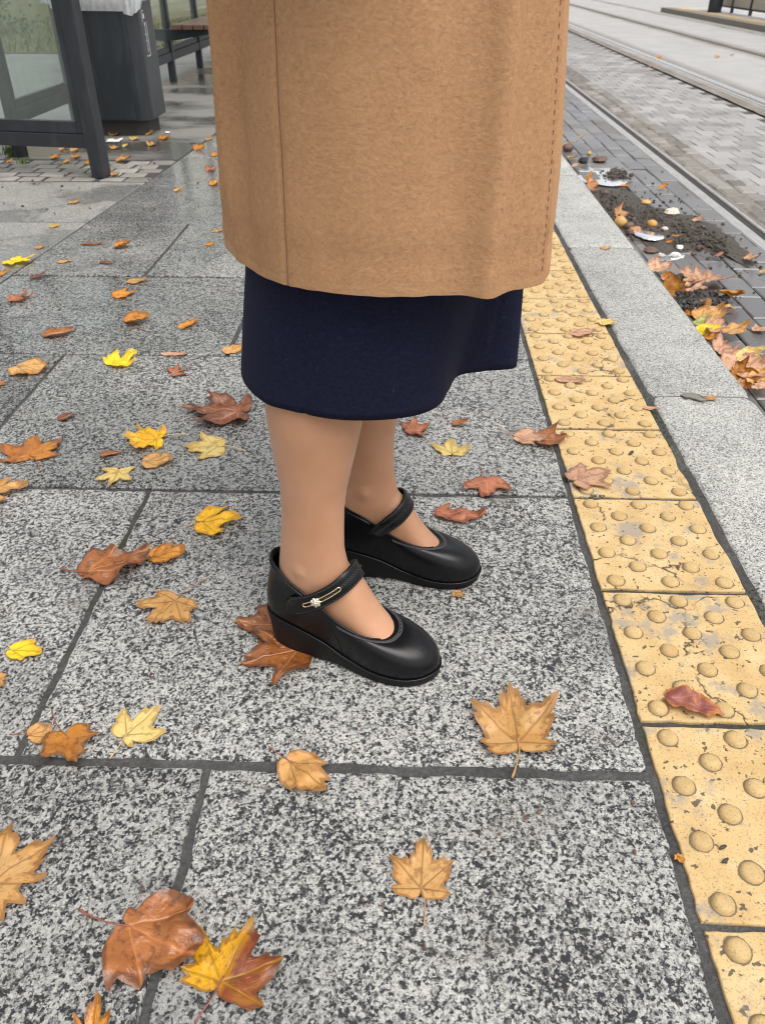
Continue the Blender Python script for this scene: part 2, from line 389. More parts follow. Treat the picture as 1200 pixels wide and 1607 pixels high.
def jitter_outline(quad, step=0.03, amp=0.0022, seed=0):
    pts = []
    for i in range(4):
        a = Vector(quad[i]); b = Vector(quad[(i + 1) % 4]); L = (b - a).length; n = max(2, int(L / step))
        d = (b - a).normalized(); nrm = Vector((d.y, -d.x))
        for k in range(n):
            p = a.lerp(b, k / n)
            q = mnoise.noise(Vector((p.x * 19, p.y * 19, seed))) * amp + mnoise.noise(Vector((p.x * 75, p.y * 75, seed + 5))) * amp * 0.6 + amp * 2.2 * max(0, mnoise.noise(Vector((p.x * 11, p.y * 11, seed + 9))) - 0.38)
            if k == 0: q = amp * 1.2
            p = p - nrm * max(q, -amp * 0.6) if k else p
            pts.append(p)
    # clip the corners
    return pts
def slab_mesh(quad, thick=0.028, bev=0.004, step=0.035, amp=0.003, seed=0, cup=0.0):
    o = jitter_outline(quad, step, amp, seed); n = len(o)
    cx = sum((p.x for p in o)) / n; cy = sum((p.y for p in o)) / n
    ctr = Vector((cx, cy))
    def inset(p, d):
        q = ctr - p; return p + q.normalized() * d
    rings = [[Vector((p.x - cx, p.y - cy, -thick)) for p in o], [Vector((p.x - cx, p.y - cy, -bev)) for p in o],
             [Vector((q.x - cx, q.y - cy, -bev * 0.25)) for q in (inset(p, bev * 0.45) for p in o)],
             [Vector((q.x - cx, q.y - cy, 0)) for q in (inset(p, bev * 1.3) for p in o)]]
    v = [p for r in rings for p in r]; f = []
    for k in range(3):
        for i in range(n):
            j = (i + 1) % n; f.append((k * n + i, k * n + j, (k + 1) * n + j, (k + 1) * n + i))
    f.append(tuple(range(3 * n, 4 * n)))
    return mesh('slab', v, f), (cx, cy)
def edge_x(Y): return -1.42 + (Y - 2.77) * 0.055        # skewed joint between granite and concrete
rows = [-0.69, 0.0, 0.698, 1.392, 2.088, 2.77, 3.47, 4.16, 4.85, 5.545, 6.24, 6.93, 7.63, 8.32, 9.0, 9.7, 10.4, 11.1, 11.8]
cuts = {0: [-1.1, -0.2], 1: [-1.15, -0.266], 2: [-1.38, -0.54], 3: [-1.62, -0.976, 0], 4: [-0.51], 5: [-0.94], 6: [-0.3], 7: [-0.85], 8: [-0.4], 9: [-0.75], 10: [-0.2], 11: [-0.7], 12: [-0.3], 13: [-0.8], 14: [-0.3], 15: [-0.7], 16: [-0.2], 17: [-0.7]}
cuts[3] = [-0.976]
gap = {0: 0.010, 1: 0.010, 2: 0.0055, 3: 0.004, 4: 0.004}
for r in range(len(rows) - 1):
    y0, y1 = rows[r], rows[r + 1]
    g0, g1 = gap.get(r - 1, 0.004) if r else 0.01, gap.get(r, 0.004)
    gy0 = {2: 0.0075, 3: 0.0045}.get(r, 0.0045); gy1 = {1: 0.0075, 2: 0.0045}.get(r, 0.0055)
    gx = {0: 0.005, 1: 0.0055, 2: 0.0045, 3: 0.0055}.get(r, 0.0065)
    def lx(Y): return edge_x(Y)
    xs = [None] + cuts[r] + [0.3455]
    for k in range(len(xs) - 1):
        a0 = lx(y0) if xs[k] is None else xs[k]; a1 = lx(y1) if xs[k] is None else xs[k]
        b = xs[k + 1]
        if a0 > b - 0.05: continue
        br = b if k == len(xs) - 2 else b - gx
        quad = [(a0 + gx, y0 + gy0), (br, y0 + gy0), (br, y1 - gy1), (a1 + gx, y1 - gy1)]
        near = r <= 5
        me, c = slab_mesh(quad, step=0.012 if near else 0.12, amp=0.0040 if r <= 2 else (0.0022 if near else 0.001), seed=r * 7 + k, bev=0.005 if r <= 2 else 0.003)
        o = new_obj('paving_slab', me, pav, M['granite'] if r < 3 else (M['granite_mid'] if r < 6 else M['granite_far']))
        o.location = (c[0], c[1], rnd.uniform(-0.0012, 0.0012)); o.rotation_euler = (rnd.uniform(-0.001, 0.001), rnd.uniform(-0.001, 0.001), 0)
me, c = slab_mesh([(-1.2, 11.81), (0.343, 11.81), (0.343, 59), (-1.2, 59)], step=3.0, amp=0)
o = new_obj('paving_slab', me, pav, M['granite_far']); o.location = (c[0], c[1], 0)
# smooth concrete slabs to the left of the skewed joint
cr = [1.0, 2.07, 3.47, 4.235]
for k in range(3):
    y0, y1 = cr[k], cr[k + 1]
    me, c = slab_mesh([(-3.2, y0 + 0.005), (edge_x(y0) - 0.006, y0 + 0.005), (edge_x(y1) - 0.006, y1 - 0.005), (-3.2, y1 - 0.005)], step=0.06, amp=0.0015, seed=50 + k)
    o = new_obj('concrete_slab', me, path, M['plainslab']); o.location = (c[0], c[1], -0.001)
# shelter floor beyond the setts
me, c = slab_mesh([(-2.32, 4.80), (edge_x(4.80) - 0.006, 4.80), (edge_x(9.5) + 0.05, 13.0), (-2.32, 13.0)], step=0.4, amp=0.001, seed=61)
o = new_obj('shelter_floor', me, path, M['asphalt_wet']); o.location = (c[0], c[1], 0.0)
# setts at the foot of the shelter post
def sett_mesh(lx_, ly_, lz_, seed, bulge=0.006, n=1):
    r_ = random.Random(seed); j = lambda a: r_.uniform(-a, a)
    hx, hy = lx_ / 2, ly_ / 2; b = 0.13 * min(lx_, ly_)
    def ring(k, z, jj):
        return [Vector((sx * (hx - k) + j(jj), sy * (hy - k) + j(jj), z + j(jj * 0.4))) for sx, sy in ((-1, -1), (1, -1), (1, 1), (-1, 1))]
    a = ring(0, -lz_, 0.0); b1 = ring(0, -bulge, 0.003); c1 = ring(b, 0, 0.003)
    v = a + b1 + c1; f = []
    for k in (0, 4):
        for i in range(4):
            q = (i + 1) % 4; f.append((k + i, k + q, k + 4 + q, k + 4 + i))
    f.append((8, 9, 10, 11))
    return mesh('sett', v, f, False)
MB().add([(-2.7, 4.24, -0.0035), (edge_x(4.24) - 0.002, 4.24, -0.0035), (edge_x(4.80) - 0.002, 4.796, -0.0035), (-2.7, 4.796, -0.0035)], [(0, 1, 2, 3)]).build('sett_bed', M['mortar'], path)
SM = [sett_mesh(0.128, 0.092, 0.03, s) for s in range(6)]
for m_ in SM: m_.materials.append(M['sett_pale'])
for iy in range(5):
    y = 4.30 + iy * 0.103
    for ix in range(9):
        x = -1.405 + (y - 4.25) * 0.055 - ix * 0.139 - (iy % 2) * 0.06
        if x < -2.62: continue
        o = new_obj('sett', rnd.choice(SM), path); o.location = (x + rnd.uniform(-.006, .006), y + rnd.uniform(-.004, .004), 0.002 + rnd.uniform(-0.003, 0.002)); o.rotation_euler = (rnd.uniform(-.02, .02), rnd.uniform(-.02, .02), rnd.uniform(-.05, .05))

# tactile paving
TW, TL = 0.255, 0.299
def dome_mesh(r=0.0148, h=0.0075):
    v = []; f = []; n = 16
    prof = [(1.0, 0.0), (0.95, 0.30), (0.86, 0.62), (0.70, 0.88), (0.45, 1.0)]
    for pr, pz in prof:
        for k in range(n):
            a = 2 * math.pi * k / n; v.append((r * pr * math.cos(a), r * pr * math.sin(a), h * pz))
    for k in range(len(prof) - 1):
        for i in range(n):
            j = (i + 1) % n; f.append((k * n + i, k * n + j, (k + 1) * n + j, (k + 1) * n + i))
    f.append(tuple(range((len(prof) - 1) * n, len(prof) * n)))
    b0 = len(v)
    r_ = random.Random(int(r * 1e6))
    for k in range(n):
        a = 2 * math.pi * k / n; q = r * (1.03 + 0.14 * r_.random()); v.append((q * math.cos(a), q * math.sin(a), 0.0011))
    for k in range(n):
        a = 2 * math.pi * k / n; v.append((r * 0.99 * math.cos(a), r * 0.99 * math.sin(a), 0.0013))
    nf = len(f)
    for i in range(n):
        j = (i + 1) % n; f.append((b0 + i, b0 + j, b0 + n + j, b0 + n + i))
    me = mesh('dome', v, f, True); me.materials.append(M['dome']); me.materials.append(M['grime'])
    for p_ in me.polygons[nf:]: p_.material_index = 1
    return me
DM = [dome_mesh(), dome_mesh(0.0152, 0.0066), dome_mesh(0.0144, 0.0080)]
spots = []
for q in range(7):
    yy = -TL / 2 + 0.0265 + q * 0.0410
    for xx in ((-0.097, 0.0, 0.097) if q % 2 == 0 else (-0.0485, 0.0485)): spots.append((xx, yy))
for k in range(-1, 12):
    y0 = 0.49 + k * TL
    if k < -1: continue
    gp = 0.0105
    x0 = 0.357; ty0 = y0 + gp / 2; ty1 = y0 + TL - gp / 2
    me, c = slab_mesh([(x0, ty0), (x0 + TW, ty0), (x0 + TW, ty1), (x0, ty1)], step=0.014, amp=0.0040 if k < 4 else 0.002, seed=80 + k, bev=0.0025)
    tl = new_obj('tactile_tile', me, pav, M['tactile']); tl.location = (c[0], c[1], 0.001 + rnd.uniform(-0.001, 0.001))
    for (xx, yy) in spots:
        d = new_obj('dome', rnd.choice(DM), tl); d.location = (xx + rnd.uniform(-.0006, .0006), yy + rnd.uniform(-.0006, .0006), -0.0003); d.rotation_euler = (0, 0, rnd.uniform(0, 6))
far = MB()
for k in range(12, 60):
    y0 = 0.49 + k * TL; far.cbox((0.358, y0 + 0.002, -0.02), (0.611, y0 + TL - 0.002, 0.001), 0.002)
    for (xx, yy) in spots:
        rr = 0.0148; px_, py_ = 0.4845 + xx, y0 + TL / 2 + yy
        a = [(px_ + rr * math.cos(i * math.pi / 3), py_ + rr * math.sin(i * math.pi / 3), 0.001) for i in range(6)] + [(px_ + rr * .7 * math.cos(i * math.pi / 3), py_ + rr * .7 * math.sin(i * math.pi / 3), 0.0065) for i in range(6)]
        far.add(a, [(i, (i + 1) % 6, 6 + (i + 1) % 6, 6 + i) for i in range(6)] + [(6, 7, 8, 9, 10, 11)])
fo = far.build('tactile_tile', M['tactile'], pav); tag(fo, kind='stuff')

# kerb
kerb = empty('kerb'); tag(kerb, kind='structure')
ky = [-0.73, 0.572, 1.868, 3.165, 4.46, 5.76, 7.05, 8.35, 9.65, 10.95, 12.25]
def kerb_stone(y0, y1, seed, far=False):
    st = 0.03 if not far else 0.3
    ys = [y0 + 0.003 + (y1 - y0 - 0.006) * i / max(2, int((y1 - y0) / st)) for i in range(max(2, int((y1 - y0) / st)) + 1)]
    rings = []
    for i, y in enumerate(ys):
        e = 0.006 if i in (0, len(ys) - 1) else 0.0
        nz = lambda s: mnoise.noise(Vector((s * 3.1, y * 16, seed))) * 0.0032 + mnoise.noise(Vector((s * 3.1, y * 60, seed))) * 0.0016
        xi = 0.631 + nz(1) + e * 1.5; xo = 0.897 + nz(2) * 0.6 - e
        rings.append([Vector((xi, y, -0.28)), Vector((xi, y, -0.010)), Vector((xi + 0.004, y, -0.003 - e * .3)), Vector((xi + 0.012, y, 0.002 - e * .4)),
                      Vector((0.76, y, 0.003 - e * .4)), Vector((xo - 0.018, y, 0.002 - e * .4)), Vector((xo - 0.006, y, -0.003 - e * .4)), Vector((xo, y, -0.014)), Vector((xo + 0.004, y, -0.28))])
    mb = MB(); mb.loft(rings, True, True)
    return mb.build('kerb_stone', M['kerb'], kerb, True)
for k in range(len(ky) - 1):
    o = kerb_stone(ky[k], ky[k + 1], 3.0 + k * 1.7, k > 5)
    o.data.polygons.foreach_set('use_smooth', [True] * len(o.data.polygons))
    e = o.modifiers.new('edges', 'EDGE_SPLIT'); e.split_angle = R(50)
o = MB().box((0.633, 12.26, -0.28), (0.897, 60, 0.002)).build('kerb_stone', M['kerb'], kerb)

# ------------------------------------------------------------------ track bed and road
tb = MB().box((0.902, -2, -0.29), (3.05, 60, ZR - 0.012)).build('track_bed', M['soil']); tag(tb, kind='structure')
rd = MB().box((3.05, -2, -0.29), (60, 120, ZR)).build('road', M['road']); tag(rd, kind='structure')
def brick_mesh(lx_, ly_, seed, h=0.05, b=0.004, jit=0.0012):
    r_ = random.Random(seed); hx, hy = lx_ / 2, ly_ / 2
    def ring(k, z, j): return [Vector((sx * (hx - k) + r_.uniform(-j, j), sy * (hy - k) + r_.uniform(-j, j), z)) for sx, sy in ((-1, -1), (1, -1), (1, 1), (-1, 1))]
    v = ring(0, -h, 0) + ring(0, -b, jit) + ring(b, 0, jit); f = []
    for k in (0, 4):
        for i in range(4):
            q = (i + 1) % 4; f.append((k + i, k + q, k + 4 + q, k + 4 + i))
    f.append((8, 9, 10, 11)); return mesh('brick', v, f)
def lay(name, meshes, mat, parent, cols, rowsY, place, split_y, tilt=0.008, zj=0.002, z0=ZR, drop=None):
    """individual pieces up to split_y, the rest joined into one piece of stuff"""
    for m_ in meshes: m_.materials.append(mat)
    rest = MB()
    for iy in range(rowsY):
        for ix in range(cols):
            x, y = place(ix, iy)
            if drop and drop(x, y): continue
            if y < split_y:
                o = new_obj(name, rnd.choice(meshes), parent)
                o.location = (x, y, z0 + rnd.uniform(-zj, zj)); o.rotation_euler = (rnd.uniform(-tilt, tilt), rnd.uniform(-tilt, tilt), rnd.uniform(-.012, .012))
            else:
                m_ = rnd.choice(meshes); dz = rnd.uniform(-zj, zj)
                rest.add([(v.co.x + x, v.co.y + y, v.co.z + z0 + dz) for v in m_.vertices], [tuple(p.vertices) for p in m_.polygons])
    if rest.v:
        o = rest.build(name, mat, parent); tag(o, kind='stuff')
def strip(name, x0, x1, y0, y1, z, mat, parent, amp=0.006, nx=5, st=0.12):
    ny = int((y1 - y0) / st); v = []; f = []
    for i in range(ny + 1):
        for j in range(nx + 1):
            x = x0 + (x1 - x0) * j / nx; y = y0 + (y1 - y0) * i / ny
            v.append((x, y, z + amp * mnoise.noise(Vector((x * 14, y * 14, z))) + amp * .5 * mnoise.noise(Vector((x * 40, y * 40, 3)))))
    for i in range(ny):
        for j in range(nx):
            a = i * (nx + 1) + j; f.append((a, a + 1, a + nx + 2, a + nx + 1))
    me = mesh(name, v, f, True); return new_obj(name, me, parent, mat)
# wet bricks between the kerb and the near rail
BM = [brick_mesh(0.105, 0.212, s) for s in range(5)]
lay('gutter_brick', BM, M['gutter_brick'], tb, 6, 130, lambda ix, iy: (0.965 + ix * 0.1085, 1.45 + iy * 0.2165 + (ix % 2) * 0.108), 8.0, 0.012, 0.003,
    drop=lambda x, y: abs(x - 1.12) < 0.13 and 4.38 < y < 4.95)
lay('gutter_brick', [brick_mesh(0.105, 0.212, 30 + s) for s in range(3)], M['gutter_brick'], tb, 6, 12, lambda ix, iy: (0.965 + ix * 0.1085, 1.45 - 0.2165 * (iy + 1) + (ix % 2) * 0.108), -9, 0.012, 0.003)
# setts beside the rail
SR = [sett_mesh(0.103, 0.148, 0.05, 40 + s, 0.008) for s in range(6)]
lay('sett', SR, M['sett'], tb, 2, 180, lambda ix, iy: (1.775 + ix * 0.112, 2.6 + iy * 0.157 + (ix % 2) * 0.07), 9.5, 0.03, 0.006)
strip('dirt_strip', 1.70, 1.955, 1.0, 30, ZR - 0.0055, M['dirt'], tb, 0.006, 8, 0.05)
# pale pavers between the rails
PM = [brick_mesh(0.145, 0.196, 60 + s) for s in range(5)]
hx = 2.02 - 0.03 - 0.0745 + 0.0372
HP = [brick_mesh(0.0705, 0.196, 70 + q) for q in range(3)]
lay('paver', HP, M['paver'], tb, 1, 130, lambda ix, iy: (hx, 4.1 + iy * 0.4), 9.0, 0.005, 0.0015)
lay('paver', PM, M['paver'], tb, 6, 260, lambda ix, iy: (2.02 + ix * 0.149 + (iy % 2) * 0.0745 - 0.03, 3.9 + iy * 0.2), 13.0, 0.005, 0.0015)
SD = MB()
strip('dirt_strip', 2.93, 3.055, 3.5, 45, ZR - 0.001, M['dirt'], tb, 0.005)
# rails: running head, groove, lip
def rail(x, label, w_head=0.064, w_gr=0.050, w_lip=0.022, y0=1.0, y1=60, flip=False, bright=False, dark=False):
    r_ = empty('tram_rail', (x, y0, ZR)); L = y1 - y0
    tag(r_, label, 'tram rail', 'tram rails let into the paving')
    s = -1 if flip else 1
    def seg(a, b, z0, z1, name, mat, ch=0.003):
        lo, hi = min(a * s, b * s), max(a * s, b * s)
        v = []
        for y in (0, L):
            v += [(lo, y, z0), (hi, y, z0), (hi, y, z1 - ch), (hi - ch, y, z1), (lo + ch, y, z1), (lo, y, z1 - ch)]
        f = [(5, 4, 3, 2, 1, 0), (6, 7, 8, 9, 10, 11)] + [(i, (i + 1) % 6, 6 + (i + 1) % 6, 6 + i) for i in range(6)]
        MB().add(v, f).build(name, mat, r_)
    seg(-w_gr / 2 - w_head, -w_gr / 2, -0.09, 0.004, 'rail_head', M['rail_head'] if bright else (M['groove'] if dark else M['rail_side']), 0.005)
    seg(-w_gr / 2 - 0.002, w_gr / 2 + 0.002, -0.09, -0.009, 'groove', M['groove'], 0.002)
    seg(w_gr / 2, w_gr / 2 + w_lip, -0.09, 0.001, 'lip', M['groove'] if dark else (M['rail_side'] if not bright else M['rail_head']), 0.004)
    return r_
rail(1.648, 'grooved steel tram rail nearest to the kerb, with wide flat head')
rail(3.165, 'bright polished steel tram rail beyond the pale pavers', 0.075, 0.04, 0.03, flip=True, bright=True)
rail(4.78, 'thin dark tram rail across the concrete, third from the kerb', 0.035, 0.035, 0.03, dark=True)
rail(6.20, 'farthest tram rail beside the opposite platform', 0.05, 0.04, 0.02, flip=True)
# ------------------------------------------------------------------ shelter, bin, bench on the left
M['anthracite'] = None
def paint(name, col, rough=0.38, dirt=0.5):
    t = NT(name); v = t.pos(3.0)
    n = t.noise(v, 90, 4, 0.65); b = t.noise(t.vm('MULTIPLY', v, (1, 1, 0.25)), 14, 4, 0.6)
    c = t.mix(t.mul(t.step(b, 0.5, 0.75), dirt), col, tuple(min(1, x * 1.9 + 0.02) for x in col))
    sp = t.step(n, 0.68, 0.74); c = t.mix(t.mul(sp, 0.4), c, (0.2, 0.2, 0.2))
    t.p(col=c, rough=t.math('MULTIPLY_ADD', n, 0.2, rough - 0.1), normal=t.bump(n, 0.1, 0.0006)); return t.m
M['anthracite'] = paint('anthracite_paint', (0.016, 0.0195, 0.0235))
M['bin_paint'] = paint('bin_grey_paint', (0.020, 0.024, 0.029), 0.36)
M['white_ink'] = plain('white_print', (0.62, 0.62, 0.62), 0.5)
def glass():
    t = NT('dirty_shelter_glass'); n = t.n
    tr = n.new('ShaderNodeBsdfTransparent'); tr.inputs[0].default_value = (0.93, 0.965, 0.955, 1)
    gl = n.new('ShaderNodeBsdfGlossy'); gl.inputs['Roughness'].default_value = 0.04; gl.inputs['Color'].default_value = (0.9, 0.95, 0.93, 1)
    df = n.new('ShaderNodeBsdfDiffuse'); df.inputs[0].default_value = (0.50, 0.53, 0.48, 1)
    fr = n.new('ShaderNodeLayerWeight'); fr.inputs['Blend'].default_value = 0.5
    m1 = n.new('ShaderNodeMixShader'); m2 = n.new('ShaderNodeMixShader')
    v = t.pos()
    d = t.math('ADD', 0.015, t.math('MULTIPLY_ADD', t.noise(t.vm('MULTIPLY', v, (9, 9, 1.2)), 3, 5, 0.7), 0.11, t.mul(t.step(t.noise(v, 120, 3, 0.6), 0.66, 0.72), 0.25)))
    t.set(m1.inputs[0], d); t.t.links.new(tr.outputs[0], m1.inputs[1]); t.t.links.new(df.outputs[0], m1.inputs[2])
    t.set(m2.inputs[0], t.math('MULTIPLY_ADD', t.math('POWER', fr.outputs['Facing'], 4.0), 0.45, 0.035)); t.t.links.new(m1.outputs[0], m2.inputs[1]); t.t.links.new(gl.outputs[0], m2.inputs[2])
    t.t.links.new(m2.outputs[0], t.out.inputs['Surface']); return t.m
M['glass'] = glass()

sh = empty('tram_shelter', (-1.8, 4.5, 0))
tag(sh, 'anthracite metal shelter with dusty glass panels and slim posts', 'shelter')
def L(p): return Vector(p) - Vector((-1.8, 4.5, 0))
def sbox(name, a, b, mat, parent=sh, bev=0.003):
    pa, pb = L(a), L(b)
    base = Vector((0, 0, 0))
    if parent is not sh: base = parent.location
    m = MB().box(pa - base, pb - base); return m.build(name, mat, parent, bevel=bev)
# world-frame foot of the front post
P0 = G(160, 277); P0.z = 0
# end panel, turned a little so that its far side stands farther off
ang = R(171); dirp = Vector((math.cos(ang), -math.sin(ang) * -1, 0)); dirp = Vector((-math.cos(R(9)), math.sin(R(9)), 0)); nrm = Vector((dirp.y, -dirp.x, 0))
def eloc(s, d, z): return P0 + dirp * s + nrm * d + Vector((0, 0, z))
def ebox(name, s0, s1, d0, d1, z0, z1, mat, bev=0.003):
    v = [L(eloc(s, d, z)) for z in (z0, z1) for (s, d) in ((s0, d0), (s1, d0), (s1, d1), (s0, d1))]
    return MB().add(v, [(0, 3, 2, 1), (4, 5, 6, 7), (0, 1, 5, 4), (1, 2, 6, 5), (2, 3, 7, 6), (3, 0, 4, 7)]).build(name, mat, sh, bevel=bev)
A = M['anthracite']
ebox('post', -0.035, 0.035, -0.04, 0.04, 0.0, 2.35, A)
ebox('post', 0.86, 0.93, -0.04, 0.04, 0.0, 2.35, A)
ebox('rail', 0.036, 0.859, -0.030, 0.030, 0.140, 0.205, A)
ebox('rail', 0.036, 0.859, -0.030, 0.030, 2.10, 2.16, A)
fr = ebox('glazing_frame', 0.037, 0.080, -0.02, 0.02, 0.206, 2.099, A)
ebox('glazing_frame', 0.815, 0.858, -0.02, 0.02, 0.206, 2.099, A)
ebox('glazing_frame', 0.081, 0.814, -0.02, 0.02, 0.206, 0.262, A)
ebox('glass_pane', 0.081, 0.814, -0.004, 0.004, 0.263, 2.099, M['glass'], 0)
# rear wall, parallel to the platform edge
XB = -2.24
ybs = [4.86, 6.15, 7.3, 8.4, 9.55, 10.7, 11.85]
for i, y in enumerate(ybs):
    sbox('post', (XB - 0.03, y - 0.03, 0), (XB + 0.03, y + 0.03, 2.35), A)
    if i < len(ybs) - 1:
        y1 = ybs[i + 1]
        sbox('rail', (XB - 0.025, y + 0.031, 0.17), (XB + 0.025, y1 - 0.031, 0.24), A)
        sbox('glazing_frame', (XB - 0.015, y + 0.031, 0.241), (XB + 0.015, y1 - 0.031, 0.285), A)
        sbox('glass_pane', (XB - 0.004, y + 0.032, 0.286), (XB + 0.004, y1 - 0.032, 2.1), M['glass'], bev=0)
        sbox('rail', (XB - 0.025, y + 0.031, 2.101), (XB + 0.025, y1 - 0.031, 2.16), A)
for (x0_, x1_) in ((XB - 0.04, XB + 0.04), (-1.36, -1.28)): sbox('roof_beam', (x0_, 4.35, 2.352), (x1_, 12.0, 2.42), A, bev=0.004)
for y_ in (4.42, 6.15, 8.4, 10.7, 11.92): sbox('roof_beam', (XB + 0.041, y_ - 0.03, 2.36), (-1.361, y_ + 0.03, 2.41), A)
for y0_, y1_ in ((4.45, 6.12), (6.18, 8.37), (8.43, 10.67), (10.73, 11.89)): sbox('roof_pane', (XB + 0.042, y0_ + 0.001, 2.38), (-1.362, y1_ - 0.001, 2.39), M['glass'], bev=0)

# bench
M['plank'] = None
def wood():
    t = NT('bench_plank_wood'); v = t.obj(4.0, (40, 3, 40)); n = t.noise(v, 3, 5, 0.65)
    c = t.ramp(n, [(0.3, (0.07, 0.036, 0.022)), (0.7, (0.16, 0.09, 0.06))])
    t.p(col=c, rough=0.45, normal=t.bump(n, 0.3, 0.001)); return t.m
M['plank'] = wood()
bn = empty('shelter_bench', (-1.955, 8.3, 0)); tag(bn, 'brown plank bench on dark steel brackets inside the shelter', 'bench')
for k in range(4):
    x = -1.952 + k * 0.098
    MB().cbox((x + 1.75, -0.05, 0.425), (x + 0.088 + 1.75, 2.5, 0.465), 0.006).build('plank', M['plank'], bn)
for y in (0.06, 1.22, 2.36):
    v = []
    for yy in (y - 0.025, y + 0.025):
        v += [(-0.455, yy, 0.30), (-0.20, yy, 0.335), (0.12, yy, 0.385), (0.15, yy, 0.424), (-0.455, yy, 0.424)]
    MB().add(v, [(0, 1, 2, 3, 4), (9, 8, 7, 6, 5)] + [(i, 5 + i, 5 + (i + 1) % 5, (i + 1) % 5) for i in range(5)]).build('bracket', A, bn, bevel=0.003)

# litter bin
bx, by = -1.915, 5.50
bi = empty('litter_bin', (bx, by, 0)); tag(bi, 'tall dark grey litter bin with clear bag hanging from its rim', 'litter bin')
def oct_ring(hx, hy, c, z, seg=4):
    pts = []
    for (sx, sy, a0) in ((1, -1, -90), (1, 1, 0), (-1, 1, 90), (-1, -1, 180)):
        for k in range(seg + 1):
            a = R(a0 + 90 * k / seg)
            pts.append(Vector((sx * (hx - c) + c * math.cos(a), sy * (hy - c) + c * math.sin(a) + hy, z)))
    return pts
HX, HY = 0.27, 0.22
MB().loft([oct_ring(HX, HY, 0.085, z, 5) for z in (0.092, 0.095, 0.90)] + [oct_ring(HX - 0.012, HY - 0.012, 0.075, 0.915, 5)], True, True).build('body', M['bin_paint'], bi, False)
pl = MB().loft([[p + Vector((0, 0.012, 0)) for p in oct_ring(HX - 0.045, HY - 0.045, 0.07, z, 4)] for z in (0.0, 0.091)], True, True).build('plinth', plain('bin_plinth_concrete', (0.045, 0.04, 0.034), 0.75, bumpd=0.003), bi)
pl.location.y = 0.033
# door with its seam: a leaf standing proud of the body, left and right of a recessed gap
MB().cbox((-HX + 0.09, -0.008, 0.10), (-0.030, -0.001, 0.895), 0.002).build('door', M['bin_paint'], bi)
MB().cbox((-0.018, -0.008, 0.10), (HX - 0.09, -0.001, 0.895), 0.002).build('door', M['bin_paint'], bi)
MB().box((-0.029, -0.003, 0.10), (-0.019, -0.0005, 0.895)).build('seam', M['groove'], bi)
MB().loft([oct_ring(HX - 0.02, HY - 0.02, 0.07, 0.916, 5), oct_ring(HX - 0.03, HY - 0.03, 0.06, 1.02, 5)], True, True).build('hood', M['bin_paint'], bi).location.y = 0.02
# faint white pictogram panel on the right-hand side
mk = MB(); X = HX + 0.0015
def bar(y0, z0, y1, z1, w=0.004):
    if abs(y1 - y0) < 1e-6: mk.box((X - 0.001, y0 - w / 2, z0), (X + 0.0006, y0 + w / 2, z1))
    else: mk.box((X - 0.001, y0, z0 - w / 2), (X + 0.0006, y1, z0 + w / 2))
bar(0.13, 0.44, 0.20, 0.44); bar(0.20, 0.44, 0.20, 0.62); bar(0.13, 0.62, 0.13, 0.68); bar(0.13, 0.68, 0.17, 0.68)
mk.box((X - 0.001, 0.15, 0.64), (X + 0.0006, 0.175, 0.665)); bar(0.165, 0.46, 0.165, 0.60); bar(0.145, 0.555, 0.185, 0.555); bar(0.15, 0.52, 0.18, 0.52)
mk.box((X - 0.001, 0.157, 0.602), (X + 0.0006, 0.173, 0.618))
mk.build('pictogram', M['white_ink'], bi)
def bagmat():
    t = NT('clear_bag_plastic'); v = t.obj()
    n = t.noise(t.vm('MULTIPLY', v, (3, 3, 1)), 14, 4, 0.6)
    trn = t.n.new('ShaderNodeBsdfTransparent'); mx = t.n.new('ShaderNodeMixShader')
    t.p(col=(0.92, 0.93, 0.95), rough=0.2, normal=t.bump(n, 0.6, 0.01))
    t.set(mx.inputs[0], t.math('MULTIPLY_ADD', n, 0.6, 0.25)); t.t.links.new(trn.outputs[0], mx.inputs[1]); t.t.links.new(t.b.outputs[0], mx.inputs[2])
    t.t.links.new(mx.outputs[0], t.out.inputs['Surface']); return t.m
rings = []
N = 96
for k in range(9):
    f = k / 8; ring = []
    base = oct_ring(HX + 0.006, HY + 0.006, 0.09, 0, 23)[:N]
    for i, p in enumerate(base):
        a = i / len(base) * 2 * math.pi
        low = 0.735 - 0.055 * max(0, math.cos(a - 0.35)) - 0.02 * math.sin(3 * a)
        z = 0.918 + (low - 0.918) * f
        w = (0.004 + 0.026 * math.sin(f * math.pi * 0.8)) * (1 + 0.8 * math.sin(a * 11 + f * 3) * f + 0.5 * math.sin(a * 23 + 1.3))
        d = Vector((p.x, p.y - HY, 0)).normalized()
        ring.append(Vector((p.x, p.y, z)) + d * w)
    rings.append(ring)
bag = MB().loft(rings, True, False).build('bag', bagmat(), bi, True)

# grass tuft in the setts
M['grass'] = plain('grass_blade', (0.07, 0.13, 0.02), 0.5, var=0.4, scale=60)
def tuft(loc, n, h, sp, seed):
    r_ = random.Random(seed); mb = MB()
    for _ in range(n):
        a = r_.uniform(0, 6.28); l = h * r_.uniform(0.5, 1.1); d = Vector((math.cos(a), math.sin(a), 0)); s = Vector((-d.y, d.x, 0)) * 0.003
        b = Vector((r_.gauss(0, sp * .3), r_.gauss(0, sp * .3), 0)); le = r_.uniform(0.3, 1.2)
        p = [b, b + d * l * .25 * le + Vector((0, 0, l * .5)), b + d * l * .7 * le + Vector((0, 0, l * (0.95 - 0.3 * le)))]
        mb.add([p[0] - s, p[0] + s, p[1] + s * .8, p[1] - s * .8, p[2]], [(0, 1, 2, 3), (3, 2, 4)])
    o = mb.build('grass_tuft', M['grass']); o.location = loc; return o
